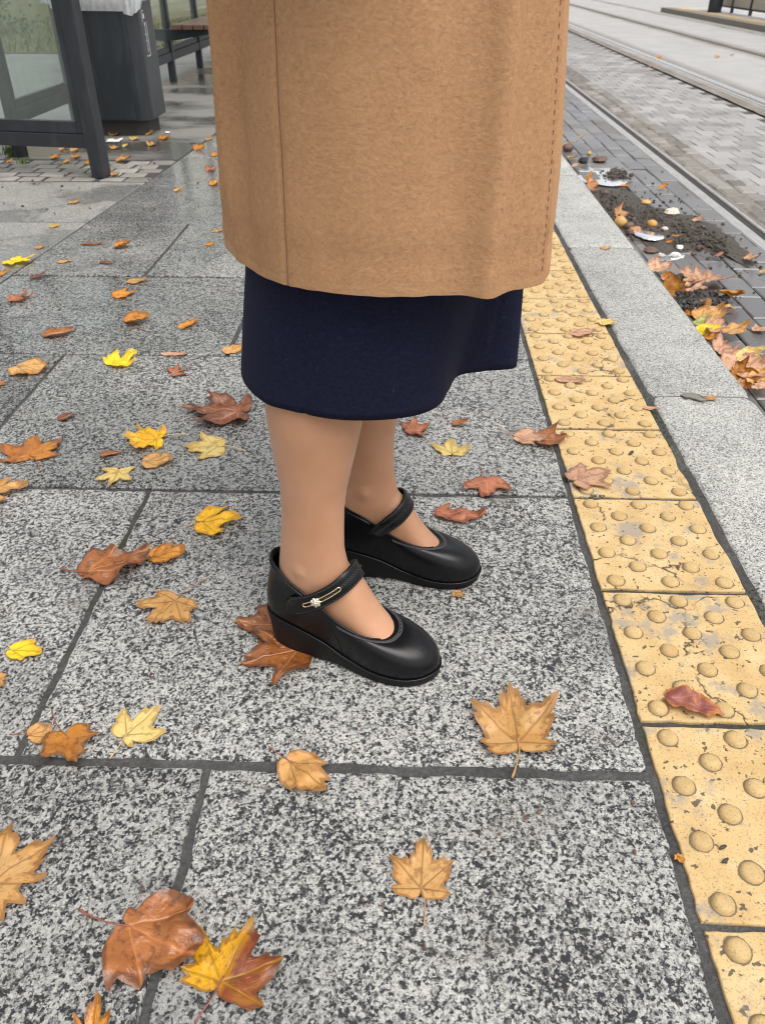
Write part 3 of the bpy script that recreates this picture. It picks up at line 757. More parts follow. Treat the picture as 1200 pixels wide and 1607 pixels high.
tag(tuft(G(22, 243) + Vector((0, 0, 0.002)), 130, 0.085, 0.09, 3), 'green grass tuft growing in the setts under the shelter panel', 'grass tuft')
tag(tuft(G(36, 256) + Vector((0, 0, 0.002)), 40, 0.035, 0.05, 4), 'tiny green weed just in front of the larger grass tuft', 'weed')

# verge, hedge and pale wall seen through the glass
vg = MB().add([(-30, 11.2, -0.004), (-2.75, 11.2, -0.004), (-2.75, 40, 0.05), (-30, 40, 0.05)], [(0, 1, 2, 3)]).build('verge', plain('verge_turf', (0.10, 0.095, 0.03), 0.8, var=0.35, scale=6, bumpd=0.02)); tag(vg, kind='structure')
gb = MB(); r_ = random.Random(5)
for _ in range(9000):
    y = 11.2 + 7 * r_.random() ** 1.3; x = r_.uniform(-11, -2.8); h = r_.uniform(0.04, 0.11); a = r_.uniform(0, 6.28)
    d = Vector((math.cos(a), math.sin(a), 0)); s = Vector((-d.y, d.x, 0)) * 0.008; b = Vector((x, y, 0.0))
    gb.add([b - s, b + s, b + d * h * .5 + Vector((0, 0, h))], [(0, 1, 2)])
go = gb.build('grass', plain('verge_grass', (0.13, 0.135, 0.035), 0.6, var=0.4, scale=3)); tag(go, 'dull green grass on the verge behind the shelter', 'grass', kind='stuff')
def bush(name, loc, rx, ry, rz, n, mat, seed, leaf=0.05):
    r_ = random.Random(seed); e = empty(name, loc)
    tr = MB()
    for k in range(5):
        a = k * 1.3; tr.tube([(0.05 * math.cos(a), 0.05 * math.sin(a), 0), (0.3 * rx * math.cos(a), 0.3 * ry * math.sin(a), rz * .8), (0.6 * rx * math.cos(a), 0.6 * ry * math.sin(a), rz * 1.5)], [0.03, 0.02, 0.008], 6)
    tr.build('stem', plain('bark_' + name, (0.08, 0.06, 0.045), 0.8, bumpd=0.004), e)
    cl = [(Vector((r_.gauss(0, .45) * rx, r_.gauss(0, .45) * ry, rz * (1 + 0.5 * r_.gauss(0, 1)))), r_.uniform(0.18, 0.4)) for _ in range(26)]
    fo = MB()
    for _ in range(n):
        c, rr = r_.choice(cl); p = c + Vector((r_.gauss(0, 1), r_.gauss(0, 1), r_.gauss(0, 1))) * rr * 0.55
        if p.z < 0.06: p.z = 0.06 + r_.random() * .2
        u = Vector((r_.gauss(0, 1), r_.gauss(0, 1), r_.gauss(0, .6))).normalized(); w = u.orthogonal().normalized() * leaf * .5; u = u * leaf
        fo.add([p - w * .2, p + u * .5 - w, p + u, p + u * .5 + w], [(0, 1, 2, 3)])
    fo.build('crown', mat, e); return e
lm1 = plain('bush_leaf', (0.05, 0.075, 0.022), 0.5, var=0.45, scale=4); lm2 = plain('bush_leaf_yellow', (0.14, 0.13, 0.03), 0.5, var=0.4, scale=4)
for k, (x, y, s, m_, lb) in enumerate([(-6.6, 14.2, 1.0, lm1, 'dark green bush behind the shelter glass, farthest left'), (-5.3, 15.6, 0.9, lm2, 'yellowing bush behind the shelter glass, beside the dark green bush'), (-8.4, 16.5, 1.2, lm1, 'large dark bush at the back of the verge')]):
    tag(bush('garden_bush', (x, y, 0), 0.8 * s, 0.7 * s, 0.62 * s, 2600, m_, 20 + k), lb, 'bush', 'bushes on the verge')
M['render'] = plain('cream_render', (0.55, 0.50, 0.39), 0.8, var=0.1, scale=3)
bd = empty('pale_building', (-7.5, 27.5, 0)); tag(bd, 'cream rendered building far behind the shelter bench', 'building')
MB().box((-6, 0, 0.5), (6.4, 6, 7)).build('wall', M['render'], bd)
MB().box((-6.05, -0.06, 0), (6.45, 6, 0.499)).build('plinth', plain('grey_plinth', (0.30, 0.29, 0.27), 0.8), bd)
for k in range(5):
    w = MB().box((-5.2 + k * 2.4, -0.04, 1.1), (-3.9 + k * 2.4, 0.05, 2.6)).build('window', M['anthracite'], bd)
    MB().box((-5.1 + k * 2.4, -0.05, 1.2), (-4.0 + k * 2.4, -0.041, 2.5)).build('pane', plain('far_pane', (0.05, 0.06, 0.07), 0.12), w)
MB().box((-6.3, -0.4, 7.001), (6.8, 6.4, 7.2)).build('roof', M['anthracite'], bd)

# ------------------------------------------------------------------ opposite platform
op = empty('opposite_platform'); tag(op, kind='structure')
MB().box((6.40, 10, -0.29), (6.62, 24.3, -0.020)).build('kerb_stone', plain('opposite_kerb', (0.20, 0.18, 0.15), 0.75, bumpd=0.003), op, bevel=0.01)
MB().box((6.621, 10, -0.29), (10.5, 24.3, -0.024)).build('deck', M['deck'], op)
MB().box((6.66, 10, -0.0238), (6.90, 24.25, -0.019)).build('tactile_strip', M['tactile'], op)
fn = empty('platform_fence', (7.30, 0, -0.024)); tag(fn, 'dark post fence with pale infill panels on the opposite platform', 'fence')
pm = plain('pale_infill_panel', (0.40, 0.36, 0.30), 0.6, var=0.08, scale=2)
ys = [12.0, 13.2, 14.4, 15.6, 16.8, 18.0, 19.2, 20.4, 21.6, 22.8]
for i, y in enumerate(ys):
    MB().box((-0.03, y - 0.035, 0), (0.03, y + 0.035, 1.25)).build('post', A, fn, bevel=0.004)
    if i < len(ys) - 1:
        MB().box((-0.015, y + 0.036, 0.09), (0.015, ys[i + 1] - 0.036, 0.125)).build('rail', A, fn)
        MB().box((-0.008, y + 0.036, 0.126), (0.008, ys[i + 1] - 0.036, 1.1)).build('panel', pm, fn)
        MB().box((-0.02, y + 0.036, 1.101), (0.02, ys[i + 1] - 0.036, 1.15)).build('rail', A, fn)
ob = empty('round_bin', tuple(G(1120, 19, -0.024))); tag(ob, 'dark cylindrical bin in front of the opposite platform fence', 'litter bin')
MB().loft([[Vector((r0 * math.cos(a), r0 * math.sin(a), z)) for a in [k * math.pi / 12 for k in range(24)]] for (r0, z) in ((0.145, 0), (0.15, 0.02), (0.16, 0.78), (0.165, 0.80))]).build('body', M['anthracite'], ob, False)
MB().loft([[Vector((r0 * math.cos(a), r0 * math.sin(a), z)) for a in [k * math.pi / 12 for k in range(24)]] for (r0, z) in ((0.172, 0.801), (0.172, 0.84), (0.12, 0.87))]).build('lid', M['anthracite'], ob, False)
# ------------------------------------------------------------------ person in coat, skirt and wedge shoes
person = empty('person', tuple(W(-0.02, 1.10, 0)))
tag(person, 'person in camel coat, navy skirt and black wedge shoes standing on the granite slabs', 'person')
PO = person.location.copy()
def pl_(v): return Vector(v) - PO
def skin():
    t = NT('stockinged_skin'); v = t.pos()
    n = t.noise(v, 7, 3, 0.5); f = t.noise(v, 900, 2, 0.5); m = t.noise(v, 26, 3, 0.5)
    c = t.ramp(t.math('MULTIPLY_ADD', m, 0.4, t.mul(n, 0.6)), [(0.3, (0.46, 0.228, 0.124)), (0.7, (0.56, 0.300, 0.178))])
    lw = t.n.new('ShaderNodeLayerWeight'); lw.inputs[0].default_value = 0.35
    c = t.mix(t.mul(lw.outputs['Facing'], 0.45), c, (0.36, 0.20, 0.12))  # brown shading at the leg edges, mixed into the colour by view angle
    t.p(col=c, rough=0.40, spec=0.45, sheen=0.15, sheenr=0.4, sss=0.08, ssss=0.01, sssr=(1.0, 0.4, 0.25), normal=t.bump(f, 0.08, 0.0004)); return t.m
M['skin'] = skin()
def leather():
    t = NT('black_leather'); v = t.obj()
    f = t.voro(v, 900, 'F1'); n = t.noise(v, 60, 4, 0.6)
    t.p(col=(0.005, 0.005, 0.0058), rough=t.math('MULTIPLY_ADD', n, 0.12, 0.20), spec=0.3, normal=t.bump(t.math('ADD', f, t.mul(n, 0.6)), 0.12, 0.0006)); return t.m
M['leather'] = leather()
def rubber():
    t = NT('black_sole_rubber'); v = t.obj(); n = t.noise(v, 160, 4, 0.6)
    du = t.step(t.noise(v, 25, 4, 0.6), 0.55, 0.75)
    t.p(col=t.mix(t.mul(du, 0.3), (0.006, 0.006, 0.0065), (0.03, 0.027, 0.024)), rough=0.5, spec=0.25, normal=t.bump(n, 0.15, 0.0006)); return t.m
M['rubber'] = rubber()
M['thread'] = plain('black_thread', (0.05, 0.05, 0.055), 0.4)
M['lining'] = plain('shoe_lining', (0.03, 0.03, 0.03), 0.7)
def metal(name, col, rough):
    t = NT(name); t.p(col=col, metal=1.0, rough=rough); return t.m
M['gold'] = metal('gold_buckle', (0.93, 0.72, 0.42), 0.22)
M['crystal'] = metal('pale_gold_flower', (0.95, 0.87, 0.70), 0.18)

LEN = 0.29
OUT_R = [(0.0, 0.0), (0.003, 0.013), (0.010, 0.0235), (0.022, 0.031), (0.045, 0.0355), (0.08, 0.0375), (0.12, 0.0395), (0.16, 0.0445), (0.195, 0.0485), (0.225, 0.0480), (0.25, 0.0430), (0.27, 0.0325), (0.283, 0.019), (0.288, 0.009), (0.29, 0.0)]   # outer side half widths
IN_R = [(0.0, 0.0), (0.003, 0.013), (0.010, 0.0235), (0.022, 0.031), (0.045, 0.0345), (0.08, 0.035), (0.12, 0.0345), (0.16, 0.0385), (0.195, 0.0450), (0.225, 0.0470), (0.25, 0.0440), (0.27, 0.0355), (0.283, 0.022), (0.288, 0.010), (0.29, 0.0)]
ZS = [(0.0, 0.064), (0.03, 0.0615), (0.07, 0.054), (0.11, 0.0425), (0.15, 0.0265), (0.19, 0.0175), (0.23, 0.0145), (0.27, 0.0155), (0.29, 0.0180)]
ZB = [(0.0, 0.002), (0.02, 0.0), (0.09, 0.0), (0.13, 0.0035), (0.165, 0.0015), (0.19, 0.0), (0.235, 0.0), (0.265, 0.0015), (0.29, 0.0055)]
TOP = [(0.012, 0.0, 0.168), (0.017, -0.014, 0.166), (0.032, -0.026, 0.159), (0.055, -0.0355, 0.146), (0.085, -0.0405, 0.133), (0.110, -0.0425, 0.118), (0.135, -0.0435, 0.099), (0.160, -0.0415, 0.084), (0.183, -0.035, 0.073), (0.202, -0.021, 0.066), (0.209, 0.0, 0.066),
       (0.204, 0.018, 0.071), (0.186, 0.031, 0.077), (0.160, 0.0365, 0.087), (0.135, 0.0385, 0.101), (0.110, 0.038, 0.118), (0.085, 0.0365, 0.133), (0.055, 0.032, 0.146), (0.032, 0.0235, 0.159), (0.017, 0.013, 0.166)]
def outline(n):
    a = [Vector((x, -y, 0)) for x, y in OUT_R] + [Vector((x, y, 0)) for x, y in reversed(IN_R[1:-1])]
    return catmull(a, n, True)
def shoe(heel, ang, mirror, label, drop=0.0):
    e = empty('shoe', pl_(heel), ang, person); e['label'] = label
    s = -1 if mirror else 1
    def B(mb, name, mat, smooth=True, parent=e):
        if mirror:
            mb.v = [Vector((v.x, -v.y, v.z)) for v in mb.v]; mb.f = [tuple(reversed(f)) for f in mb.f]
        return mb.build(name, mat, parent, smooth)
    n = 120
    ol = outline(n)
    # where the topline is, matched to the outline by travel along each side
    half = n // 2
    tp = catmull([Vector(p) for p in TOP], 400, True)
    # parameter matching: use fractions so that toe meets throat and heel meets heel
    iT = max(range(400), key=lambda i: tp[i].x)
    jT = max(range(n), key=lambda i: ol[i].x)
    def top_at(j):
        if j <= jT: f = j / jT * iT
        else: f = iT + (j - jT) / (n - jT) * (400 - iT)
        i = int(f) % 400; return tp[i].lerp(tp[(i + 1) % 400], f - int(f))
    # ---- sole: flared wedge with a lip
    ctr = Vector((0.145, 0, 0))
    def off(p, d):
        i = ol.index(p); T = ol[(i + 1) % n] - ol[i - 1]; N = Vector((T.y, -T.x, 0)).normalized()
        return p + N * d
    rings = []
    for (fz, d) in ((0.0, -0.004), (0.03, 0.0), (0.10, 0.0012), (0.5, 0.0010), (0.93, 0.0028), (0.985, 0.0022), (1.0, 0.0)):
        ring = []
        for p in ol:
            q = off(p, d); x = min(max(p.x, 0), LEN)
            zb, zt = sinterp(ZB, x), sinterp(ZS, x)
            lean = -0.006 * (1 - fz) * max(0, 1 - x / 0.06) * -1
            ring.append(Vector((q.x + lean, q.y, zb + (zt - zb) * fz)))
        rings.append(ring)
    B(MB().loft(rings, True, True), 'sole', M['rubber'])
    # welt line between sole and upper
    B(MB().tube([off(p, 0.0018) + Vector((0, 0, sinterp(ZS, min(max(p.x, 0), LEN)))) for p in ol], 0.0016, 6, closed=True), 'welt', M['leather'])
    # ---- upper
    rows = 22; grid = []
    for j in range(n):
        p = ol[j]; x = min(max(p.x, 0), LEN); a = off(p, -0.0002) + Vector((0, 0, sinterp(ZS, x) + 0.0005)); d = top_at(j)
        f = 1 - min(abs(j - jT) / (n * 0.27), 1.0); f = f * f * (3 - 2 * f)      # 1 at the toe, 0 at the sides
        out = (off(p, 1.0) - p).normalized()
        h = d.z - a.z
        b = a + Vector((0, 0, h * 0.42 + 0.012 * f)) + out * (0.0035 + 0.004 * f)
        inn = Vector((d.x - a.x, d.y - a.y, 0))
        c = d + Vector((0, 0, -h * 0.38 * (1 - f) - 0.002 * f)) - inn * (0.06 + 0.44 * f) + Vector((0, 0, 0.006 * f))
        hb = max(0, 1 - x / 0.05)                                               # rounded heel counter
        b.x -= 0.004 * hb; c.x -= 0.003 * hb
        col = []
        for k in range(rows + 1):
            t = k / rows; u = 1 - t
            col.append(a * u ** 3 + b * (3 * u * u * t) + c * (3 * u * t * t) + d * t ** 3)
        grid.append(col)
    mb = MB(); mb.loft([[grid[j][k] for j in range(n)] for k in range(rows + 1)], True, False)
    up = B(mb, 'upper', M['leather'])
    so = up.modifiers.new('thick', 'SOLIDIFY'); so.thickness = 0.0022; so.offset = -1
    up.modifiers.new('sub', 'SUBSURF').render_levels = 1; up.modifiers['sub'].levels = 1
    # rolled edge on the topline
    B(MB().tube([grid[j][rows] for j in range(n)], 0.0019, 8, closed=True), 'piping', M['leather'])
    # padded collar round the heel
    hj = [j for j in range(n) if top_at(j).x < 0.10]; hj = [j for j in hj if j > n / 2] + [j for j in hj if j <= n / 2]
    B(MB().tube([grid[j][rows - 1] + Vector((0, 0, -0.002)) for j in hj], [0.0005] + [0.0036] * (len(hj) - 2) + [0.0005], 8), 'collar', M['leather'])
    # insole
    B(MB().add([off(p, -0.004) + Vector((0, 0, sinterp(ZS, min(max(p.x, 0), LEN)) + 0.004)) for p in ol], [tuple(range(n))]), 'insole', M['lining'], False)
    # heel panel seam: a thin raised edge from the strap joint down to the welt
    def surf(j, t):
        j0 = int(math.floor(j)); fj = j - j0; k = t * rows; k0 = min(int(k), rows - 1); fk = k - k0
        g0 = grid[j0 % n]; g1 = grid[(j0 + 1) % n]
        return g0[k0].lerp(g0[k0 + 1], fk).lerp(g1[k0].lerp(g1[k0 + 1], fk), fj)
    def snorm(j, t):
        e1 = surf(j + 0.5, t) - surf(j - 0.5, t); e2 = surf(j, min(t + .03, 1)) - surf(j, t - .03)
        return e1.cross(e2).normalized()
    for sgn in (1, -1):
        js = [jj for jj in range(n) if (jj <= jT) == (sgn > 0)]
        j0 = min(js, key=lambda jj: abs(top_at(jj).x - 0.125)); pth = []
        for k in range(11):
            t = 1 - k / 10; pth.append(surf(j0 + sgn * (-3.5 * math.sin(k / 10 * 1.5)), max(t, 0.02)))
        B(MB().tube(pth, 0.0011, 6), 'seam', M['leather'])
    # decorative stitching round the throat: two dotted rows with zigzag between
    st = MB()
    jr = [j for j in range(n) if top_at(j).x > 0.125]
    ja, jb = jr[0] + 2, jr[-1] - 2
    m_ = 84
    dist = 0.0085
    def tv(j, d):
        Lc = sum((grid[int(j) % n][k + 1] - grid[int(j) % n][k]).length for k in range(rows)); return 1 - d / Lc
    for i in range(m_):
        j = ja + (jb - ja) * i / (m_ - 1)
        for d, dj in ((0.0112, 0.0), (0.0152, 0.0)):
            t = tv(j, d); p = surf(j, t); q = surf(j + (jb - ja) / m_ * 0.62, tv(j + .3, d)); nn = snorm(j, t) * 0.0006
            st.tube([p - nn, p + nn * 1.6, q + nn * 1.6, q - nn], 0.00095, 5)
        t0 = tv(j, 0.0112); t1 = tv(j, 0.0152); nn = snorm(j, t0) * 0.0009
        st.tube([surf(j, t0) + nn, surf(j + 0.45, t1) + nn], 0.0007, 5)
    B(st, 'stitching', M['thread'])
    # strap
    SP = [(0.052, -0.0405, 0.1015), (0.066, -0.0445, 0.1075), (0.088, -0.0465, 0.1205), (0.109, -0.0455, 0.136), (0.129, -0.0365, 0.1525), (0.1435, -0.0205, 0.1665), (0.1495, 0.0, 0.1715), (0.148, 0.019, 0.167), (0.139, 0.034, 0.1525), (0.125, 0.0415, 0.134), (0.113, 0.0425, 0.114), (0.106, 0.0425, 0.100)]
    SP = [(x + 0.55 * drop * k, y, z - drop * k) for (x, y, z), k in zip(SP, (0, 0, 0.1, 0.35, 0.7, 0.95, 1, 1, 0.9, 0.7, 0.4, 0.2))]
    if mirror: SP = [(x - 0.5 * q, y, z + q) for (x, y, z), q in zip(SP, (0, 0, 0, 0, 0, 0, 0, 0.0005, 0.003, 0.005, 0.006, 0.006))]
    P = catmull(SP, 60); rings = []; frames = []
    for i, p in enumerate(P):
        T = (P[min(i + 1, 59)] - P[max(i - 1, 0)]).normalized()
        cc = Vector((p.x - 0.055, 0, p.z - 0.038)); N = (p - cc); N = (N - T * N.dot(T)).normalized(); Bn = T.cross(N)
        w = 0.0140 + 0.0018 * max(0, 1 - i / 18)
        if i < 7: w = w * max(0.0, 1 - ((7 - i) / 7.4) ** 4) ** 0.25
        th = 0.0016
        sec = [(-w, -th), (-w * 1.01, 0), (-w * 0.97, th), (-w * 0.5, th * 1.1), (0, th * 1.12), (w * 0.5, th * 1.1), (w * 0.97, th), (w * 1.01, 0), (w, -th), (0, -th)]
        rings.append([p + Bn * a + N * b for a, b in sec]); frames.append((p, T, N, Bn, w))
    strap = B(MB().loft(rings, True, True), 'strap', M['leather'])
    sg = MB()
    for i in range(4, 58):
        p, T, N, Bn, w = frames[i]; p2, T2, N2, B2, w2 = frames[i + 1]
        for d in ((-0.82, 0.82) if i < 18 else (-0.82, -0.12, 0.12, 0.82)):
            a = p + Bn * w * d + N * 0.0017; b = p2 + B2 * w2 * d + N2 * 0.0017
            sg.tube([a, a.lerp(b, 0.62)], 0.0006, 4)
        if i >= 18:
            a = p - Bn * w * 0.12 + N * 0.0023; b = p2 + B2 * w2 * 0.12 + N2 * 0.0023; sg.tube([a, b], 0.0004, 4)
    B(sg, 'strap_stitching', M['thread'])
    # buckle: gold slot loop and a small flower boss
    i0, i1 = 10, 25
    pa, pb = frames[i0][0], frames[i1][0]; N = frames[17][2]; T = (pb - pa).normalized(); Bn = T.cross(N).normalized(); N = Bn.cross(T)
    mid = (pa + pb) / 2 + N * 0.0062; hl = (pb - pa).length / 2; lw = 0.0030
    loop = []
    def fp(q, w_):                                   # point over the strap, following its curve
        k = min(int(q), 58); f_ = q - k; A_, C_ = frames[k], frames[k + 1]
        return A_[0].lerp(C_[0], f_) + A_[2].lerp(C_[2], f_) * 0.0030 + A_[3].lerp(C_[3], f_) * w_
    seglen = (frames[11][0] - frames[10][0]).length; re_ = lw / seglen
    for k in range(9):
        a = math.pi * k / 8; loop.append(fp(i1 + re_ * math.sin(a), lw * math.cos(a)))
    for k in range(9):
        q = i1 + (i0 - i1) * (k + 1) / 10; loop.append(fp(q, -lw))
    for k in range(9):
        a = math.pi * k / 8; loop.append(fp(i0 - re_ * math.sin(a), -lw * math.cos(a)))
    for k in range(9):
        q = i0 + (i1 - i0) * (k + 1) / 10; loop.append(fp(q, lw))
    B(MB().tube(loop, 0.0010, 8, closed=True), 'buckle', M['gold'])
    fl = MB(); fc = fp(i0 + (i1 - i0) * 0.36, 0.0) + N * 0.0005
    for (r_, h_, cnt) in ((0.0058, 0.0010, 7), (0.0033, 0.0026, 6), (0.0, 0.0042, 1)):
        for k in range(cnt):
            a = 2 * math.pi * k / cnt + h_ * 300; c0 = fc + T * r_ * math.cos(a) + Bn * r_ * math.sin(a) + N * h_
            rr = 0.0031 if cnt > 1 else 0.0026
            ico = [[c0 + (T * math.cos(q) + Bn * math.sin(q)) * rr * math.cos(z) + N * rr * 0.8 * math.sin(z) for q in [i * math.pi / 4 for i in range(8)]] for z in (-1.2, -0.6, 0, 0.6, 1.2)]
            fl.loft(ico, True, True)
    B(fl, 'flower_boss', M['crystal'], True)
    return e
HR = W(-0.182, 0.980); AR = math.atan2(-0.368, 0.930) + YAW
HL = W(-0.110, 1.162); AL = R(-9.0) + YAW
shR = shoe(HR, AR, False, 'black wedge shoe with gold flower buckle on its strap', 0.005)
shL = shoe(HL, AL, True, 'black wedge shoe standing farther back', 0.0155)

# ---- legs and body, one skin
def frame(heel, ang, mir):
    ca, sa = math.cos(ang), math.sin(ang); m_ = -1 if mir else 1
    return lambda x, y, z: heel + Vector((ca * x - sa * y * m_, sa * x + ca * y * m_, z))
body = MB()
def ell(F, cx, cy, z, a, b, n=28, back=1.0):
    out = []
    for k in range(n):
        t = 2 * math.pi * k / n; ct = math.cos(t)
        out.append(F(cx + a * ct * (back if ct < 0 else 1.0), cy + b * math.sin(t), z))
    return out
for (heel, ang, mir) in ((HR, AR, False), (HL, AL, True)):
    F = frame(heel, ang, mir)
    tilt = 0.03 if not mir else -0.035
    legs = [(0.075, 0.075, 0.045, 0.028, 0), (0.10, 0.078, 0.052, 0.031, 0), (0.13, 0.0815, 0.0585, 0.0345, 0), (0.155, 0.0825, 0.0580, 0.0370, 0), (0.175, 0.0825, 0.0550, 0.0365, 0), (0.20, 0.0820, 0.0510, 0.0360, 0), (0.235, 0.083, 0.0490, 0.0365, 0), (0.265, 0.0835, 0.0485, 0.038, 0),
            (0.30, 0.0842, 0.0505, 0.041, 0), (0.35, 0.0855, 0.0600, 0.047, 0), (0.40, 0.0870, 0.0685, 0.053, 0), (0.45, 0.0880, 0.0720, 0.056, 0), (0.52, 0.092, 0.068, 0.055, 0), (0.60, 0.10, 0.07, 0.062, 0), (0.75, 0.10, 0.082, 0.075, 0), (0.88, 0.10, 0.09, 0.08, 0)]
    body.loft([ell(F, cx, max(0, z - 0.2) * 0.09, z, a, b, 32) for (z, cx, a, b, _) in legs], True, True)
    # foot
    TOPZ = [(0.02, 0.12), (0.06, 0.15), (0.10, 0.168), (0.130, 0.171), (0.145, 0.1655), (0.16, 0.144), (0.175, 0.116), (0.19, 0.094), (0.205, 0.076), (0.22, 0.061), (0.25, 0.045), (0.268, 0.038)]
    HWI = [(0.02, 0.018), (0.04, 0.026), (0.08, 0.031), (0.12, 0.0325), (0.15, 0.0325), (0.18, 0.0325), (0.21, 0.031), (0.25, 0.024), (0.268, 0.015)]
    rings = []
    xs = [0.02, 0.035, 0.05, 0.07, 0.09, 0.11, 0.125, 0.14, 0.15, 0.16, 0.17, 0.18, 0.19, 0.20, 0.21, 0.22, 0.235, 0.25, 0.268]
    for x in xs:
        zt = sinterp(TOPZ, x); zb = sinterp(ZS, x) + 0.004; hw = sinterp(HWI, x); ring = []
        pk = 0.004                                                             # arch is higher on the inner side
        for k in range(28):
            a = 2 * math.pi * k / 28; sy_ = math.cos(a); sz = math.sin(a)
            ex = 1.0 if sz < 0 else (1.25 if x > 0.13 else 1.0)
            yy = hw * math.copysign(abs(sy_) ** (0.75 if sz < 0 else 1.0), sy_) + pk * max(0, sz)
            zz = (zt + zb) / 2 + (zt - zb) / 2 * math.copysign(abs(sz) ** 0.92, sz)
            ring.append(F(x, yy, zz))
        rings.append(ring)
    body.loft(rings, True, True)
    # ankle bones
    for yy, xx, zz in ((-0.0312, 0.076, 0.170), (0.0318, 0.084, 0.182)):
        body.loft([[F(xx + 0.014 * math.cos(q) * math.cos(z), yy + 0.0095 * math.sin(q) * math.cos(z), zz + 0.016 * math.sin(z)) for q in [i * math.pi / 5 for i in range(10)]] for z in (-1.35, -0.7, 0, 0.7, 1.35)], True, True)
face = W(math.cos(R(-16)), math.sin(R(-16))) ; side = Vector((-face.y, face.x, 0)); bc = W(-0.02, 1.05)
def bring(cx, cy, z, a, b, n=28): return [bc + face * (cx + a * math.cos(t)) + side * (cy + b * math.sin(t)) + Vector((0, 0, z)) for t in [2 * math.pi * k / n for k in range(n)]]
body.loft([bring(0, 0, z, a, b) for z, a, b in ((0.74, 0.10, 0.14), (0.85, 0.125, 0.165), (0.95, 0.11, 0.14), (1.05, 0.10, 0.13), (1.18, 0.115, 0.15), (1.28, 0.10, 0.17), (1.33, 0.07, 0.13), (1.37, 0.052, 0.06), (1.42, 0.05, 0.055))], True, True)
body.loft([bring(0.012 + 0.01 * math.sin(q), 0, 1.50 + 0.105 * math.sin(q), max(0.088 * math.cos(q), 0.012), max(0.070 * math.cos(q), 0.01)) for q in [-1.5 + 3.0 * k / 12 for k in range(13)]], True, True)
bo = MB(); bo.v = [pl_(v) for v in body.v]; bo.f = body.f
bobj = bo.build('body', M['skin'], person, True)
rm = bobj.modifiers.new('weld', 'REMESH'); rm.mode = 'VOXEL'; rm.voxel_size = 0.0042; rm.use_smooth_shade = True
sm = bobj.modifiers.new('soft', 'SMOOTH'); sm.factor = 0.5; sm.iterations = 10
# hair, above the picture
hb = MB(); hb.loft([[pl_(p) for p in bring(-0.008, 0, 1.535 + 0.098 * math.sin(q), max(0.102 * math.cos(q), 0.01), max(0.086 * math.cos(q), 0.01))] for q in [-0.5 + 2.0 * k / 9 for k in range(10)]], True, True)
hb.build('hair', plain('brown_hair', (0.07, 0.045, 0.03), 0.5), person, True)

# ---- cloth
def wool(name, c0, c1, nap=1.0, lint=0.0, spots=0.0):
    t = NT(name); v = t.obj()
    vd = t.vm('ADD', v, t.vm('SCALE', t.noise(v, 7, 2, 0.5, col=True), sc=0.05))
    a = t.noise(t.vm('MULTIPLY', vd, (0.8, 0.8, 1.0)), 210, 2, 0.5, 0.3)
    b = t.noise(t.vm('MULTIPLY', vd, (0.7, 0.7, 1.0)), 300, 3, 0.6)
    f = t.noise(v, 900, 3, 0.7)
    big = t.noise(v, 5, 3, 0.5)
    k = t.math('ADD', t.mul(a, 0.30), t.math('ADD', t.mul(b, 0.25), t.math('ADD', t.mul(f, 0.25), t.mul(big, 0.2))))
    c = t.ramp(k, [(0.36, c0), (0.62, c1)])
    if lint:
        ln = t.step(t.noise(t.vm('MULTIPLY', t.vm('ADD', v, t.vm('SCALE', t.noise(v, 30, 2, 0.5, col=True), sc=0.06)), (1, 1, 0.25)), 330, 1, 0.5), 0.735, 0.76)
        c = t.mix(t.mul(ln, lint), c, (0.35, 0.36, 0.42))
    h = t.math('ADD', t.mul(a, 1.0), t.math('ADD', t.mul(b, 0.5), t.mul(f, 0.25)))
    t.p(col=c, rough=0.9, spec=0.2, sheen=0.18 * nap, sheenr=0.5, sheent=c1, normal=t.bump(h, 0.55 * nap, 0.0014)); return t.m
M['camel'] = wool('camel_wool', (0.40, 0.215, 0.103), (0.49, 0.283, 0.149))
M['navy'] = wool('navy_wool', (0.0042, 0.005, 0.0165), (0.011, 0.0128, 0.036), 0.45, lint=0.05)
M['camel_thread'] = plain('brown_thread', (0.19, 0.09, 0.04), 0.8)

CP0 = [(0.2035, 0.988), (0.185, 0.945), (0.150, 0.918), (0.105, 0.902), (0.03, 0.893), (-0.055, 0.904), (-0.126, 0.946), (-0.178, 1.022), (-0.211, 1.10), (-0.2215, 1.165), (-0.205, 1.235), (-0.16, 1.295), (-0.08, 1.335), (0.03, 1.325), (0.12, 1.285), (0.180, 1.205), (0.205, 1.11), (0.2095, 1.035), (0.2075, 0.996), (0.194, 0.960), (0.165, 0.935)]
CP = [(x * 0.968, y - 0.048) for x, y in CP0]
def coat_pt(base, z, s):
    """tailor the hem curve to height z"""
    x, y = base.x, base.y; cx, cy = 0.0, 1.055
    k = interp([(0.60, 1.0), (0.75, 0.985), (0.90, 0.965), (1.02, 0.93), (1.15, 0.93), (1.25, 0.90), (1.31, 0.72), (1.36, 0.42), (1.40, 0.30)], z)
    kx = interp([(0.60, 1.0), (0.90, 0.955), (1.02, 0.84), (1.15, 0.80), (1.25, 0.70), (1.31, 0.58), (1.36, 0.40), (1.40, 0.32)], z)
    fx = interp([(0.60, 1.0), (0.75, 0.985), (0.90, 0.945), (0.95, 0.92)], z) if x > 0 else kx
    return Vector((cx + (x - cx) * (fx if z < 0.95 else kx), cy + (y - cy) * k, z))
def gauss(s, c, w): return math.exp(-((s - c) / w) ** 2)
NS = 300
hem = catmull([Vector((x, y, 0)) for x, y in CP], NS)
def s_of(X, Y): return min(range(NS), key=lambda i: (hem[i].x - X) ** 2 + (hem[i].y - Y) ** 2) / (NS - 1)
s_seam = s_of(-0.110, 0.885); s_f1 = s_of(0.110, 0.860); s_f2 = s_of(-0.176, 0.985)
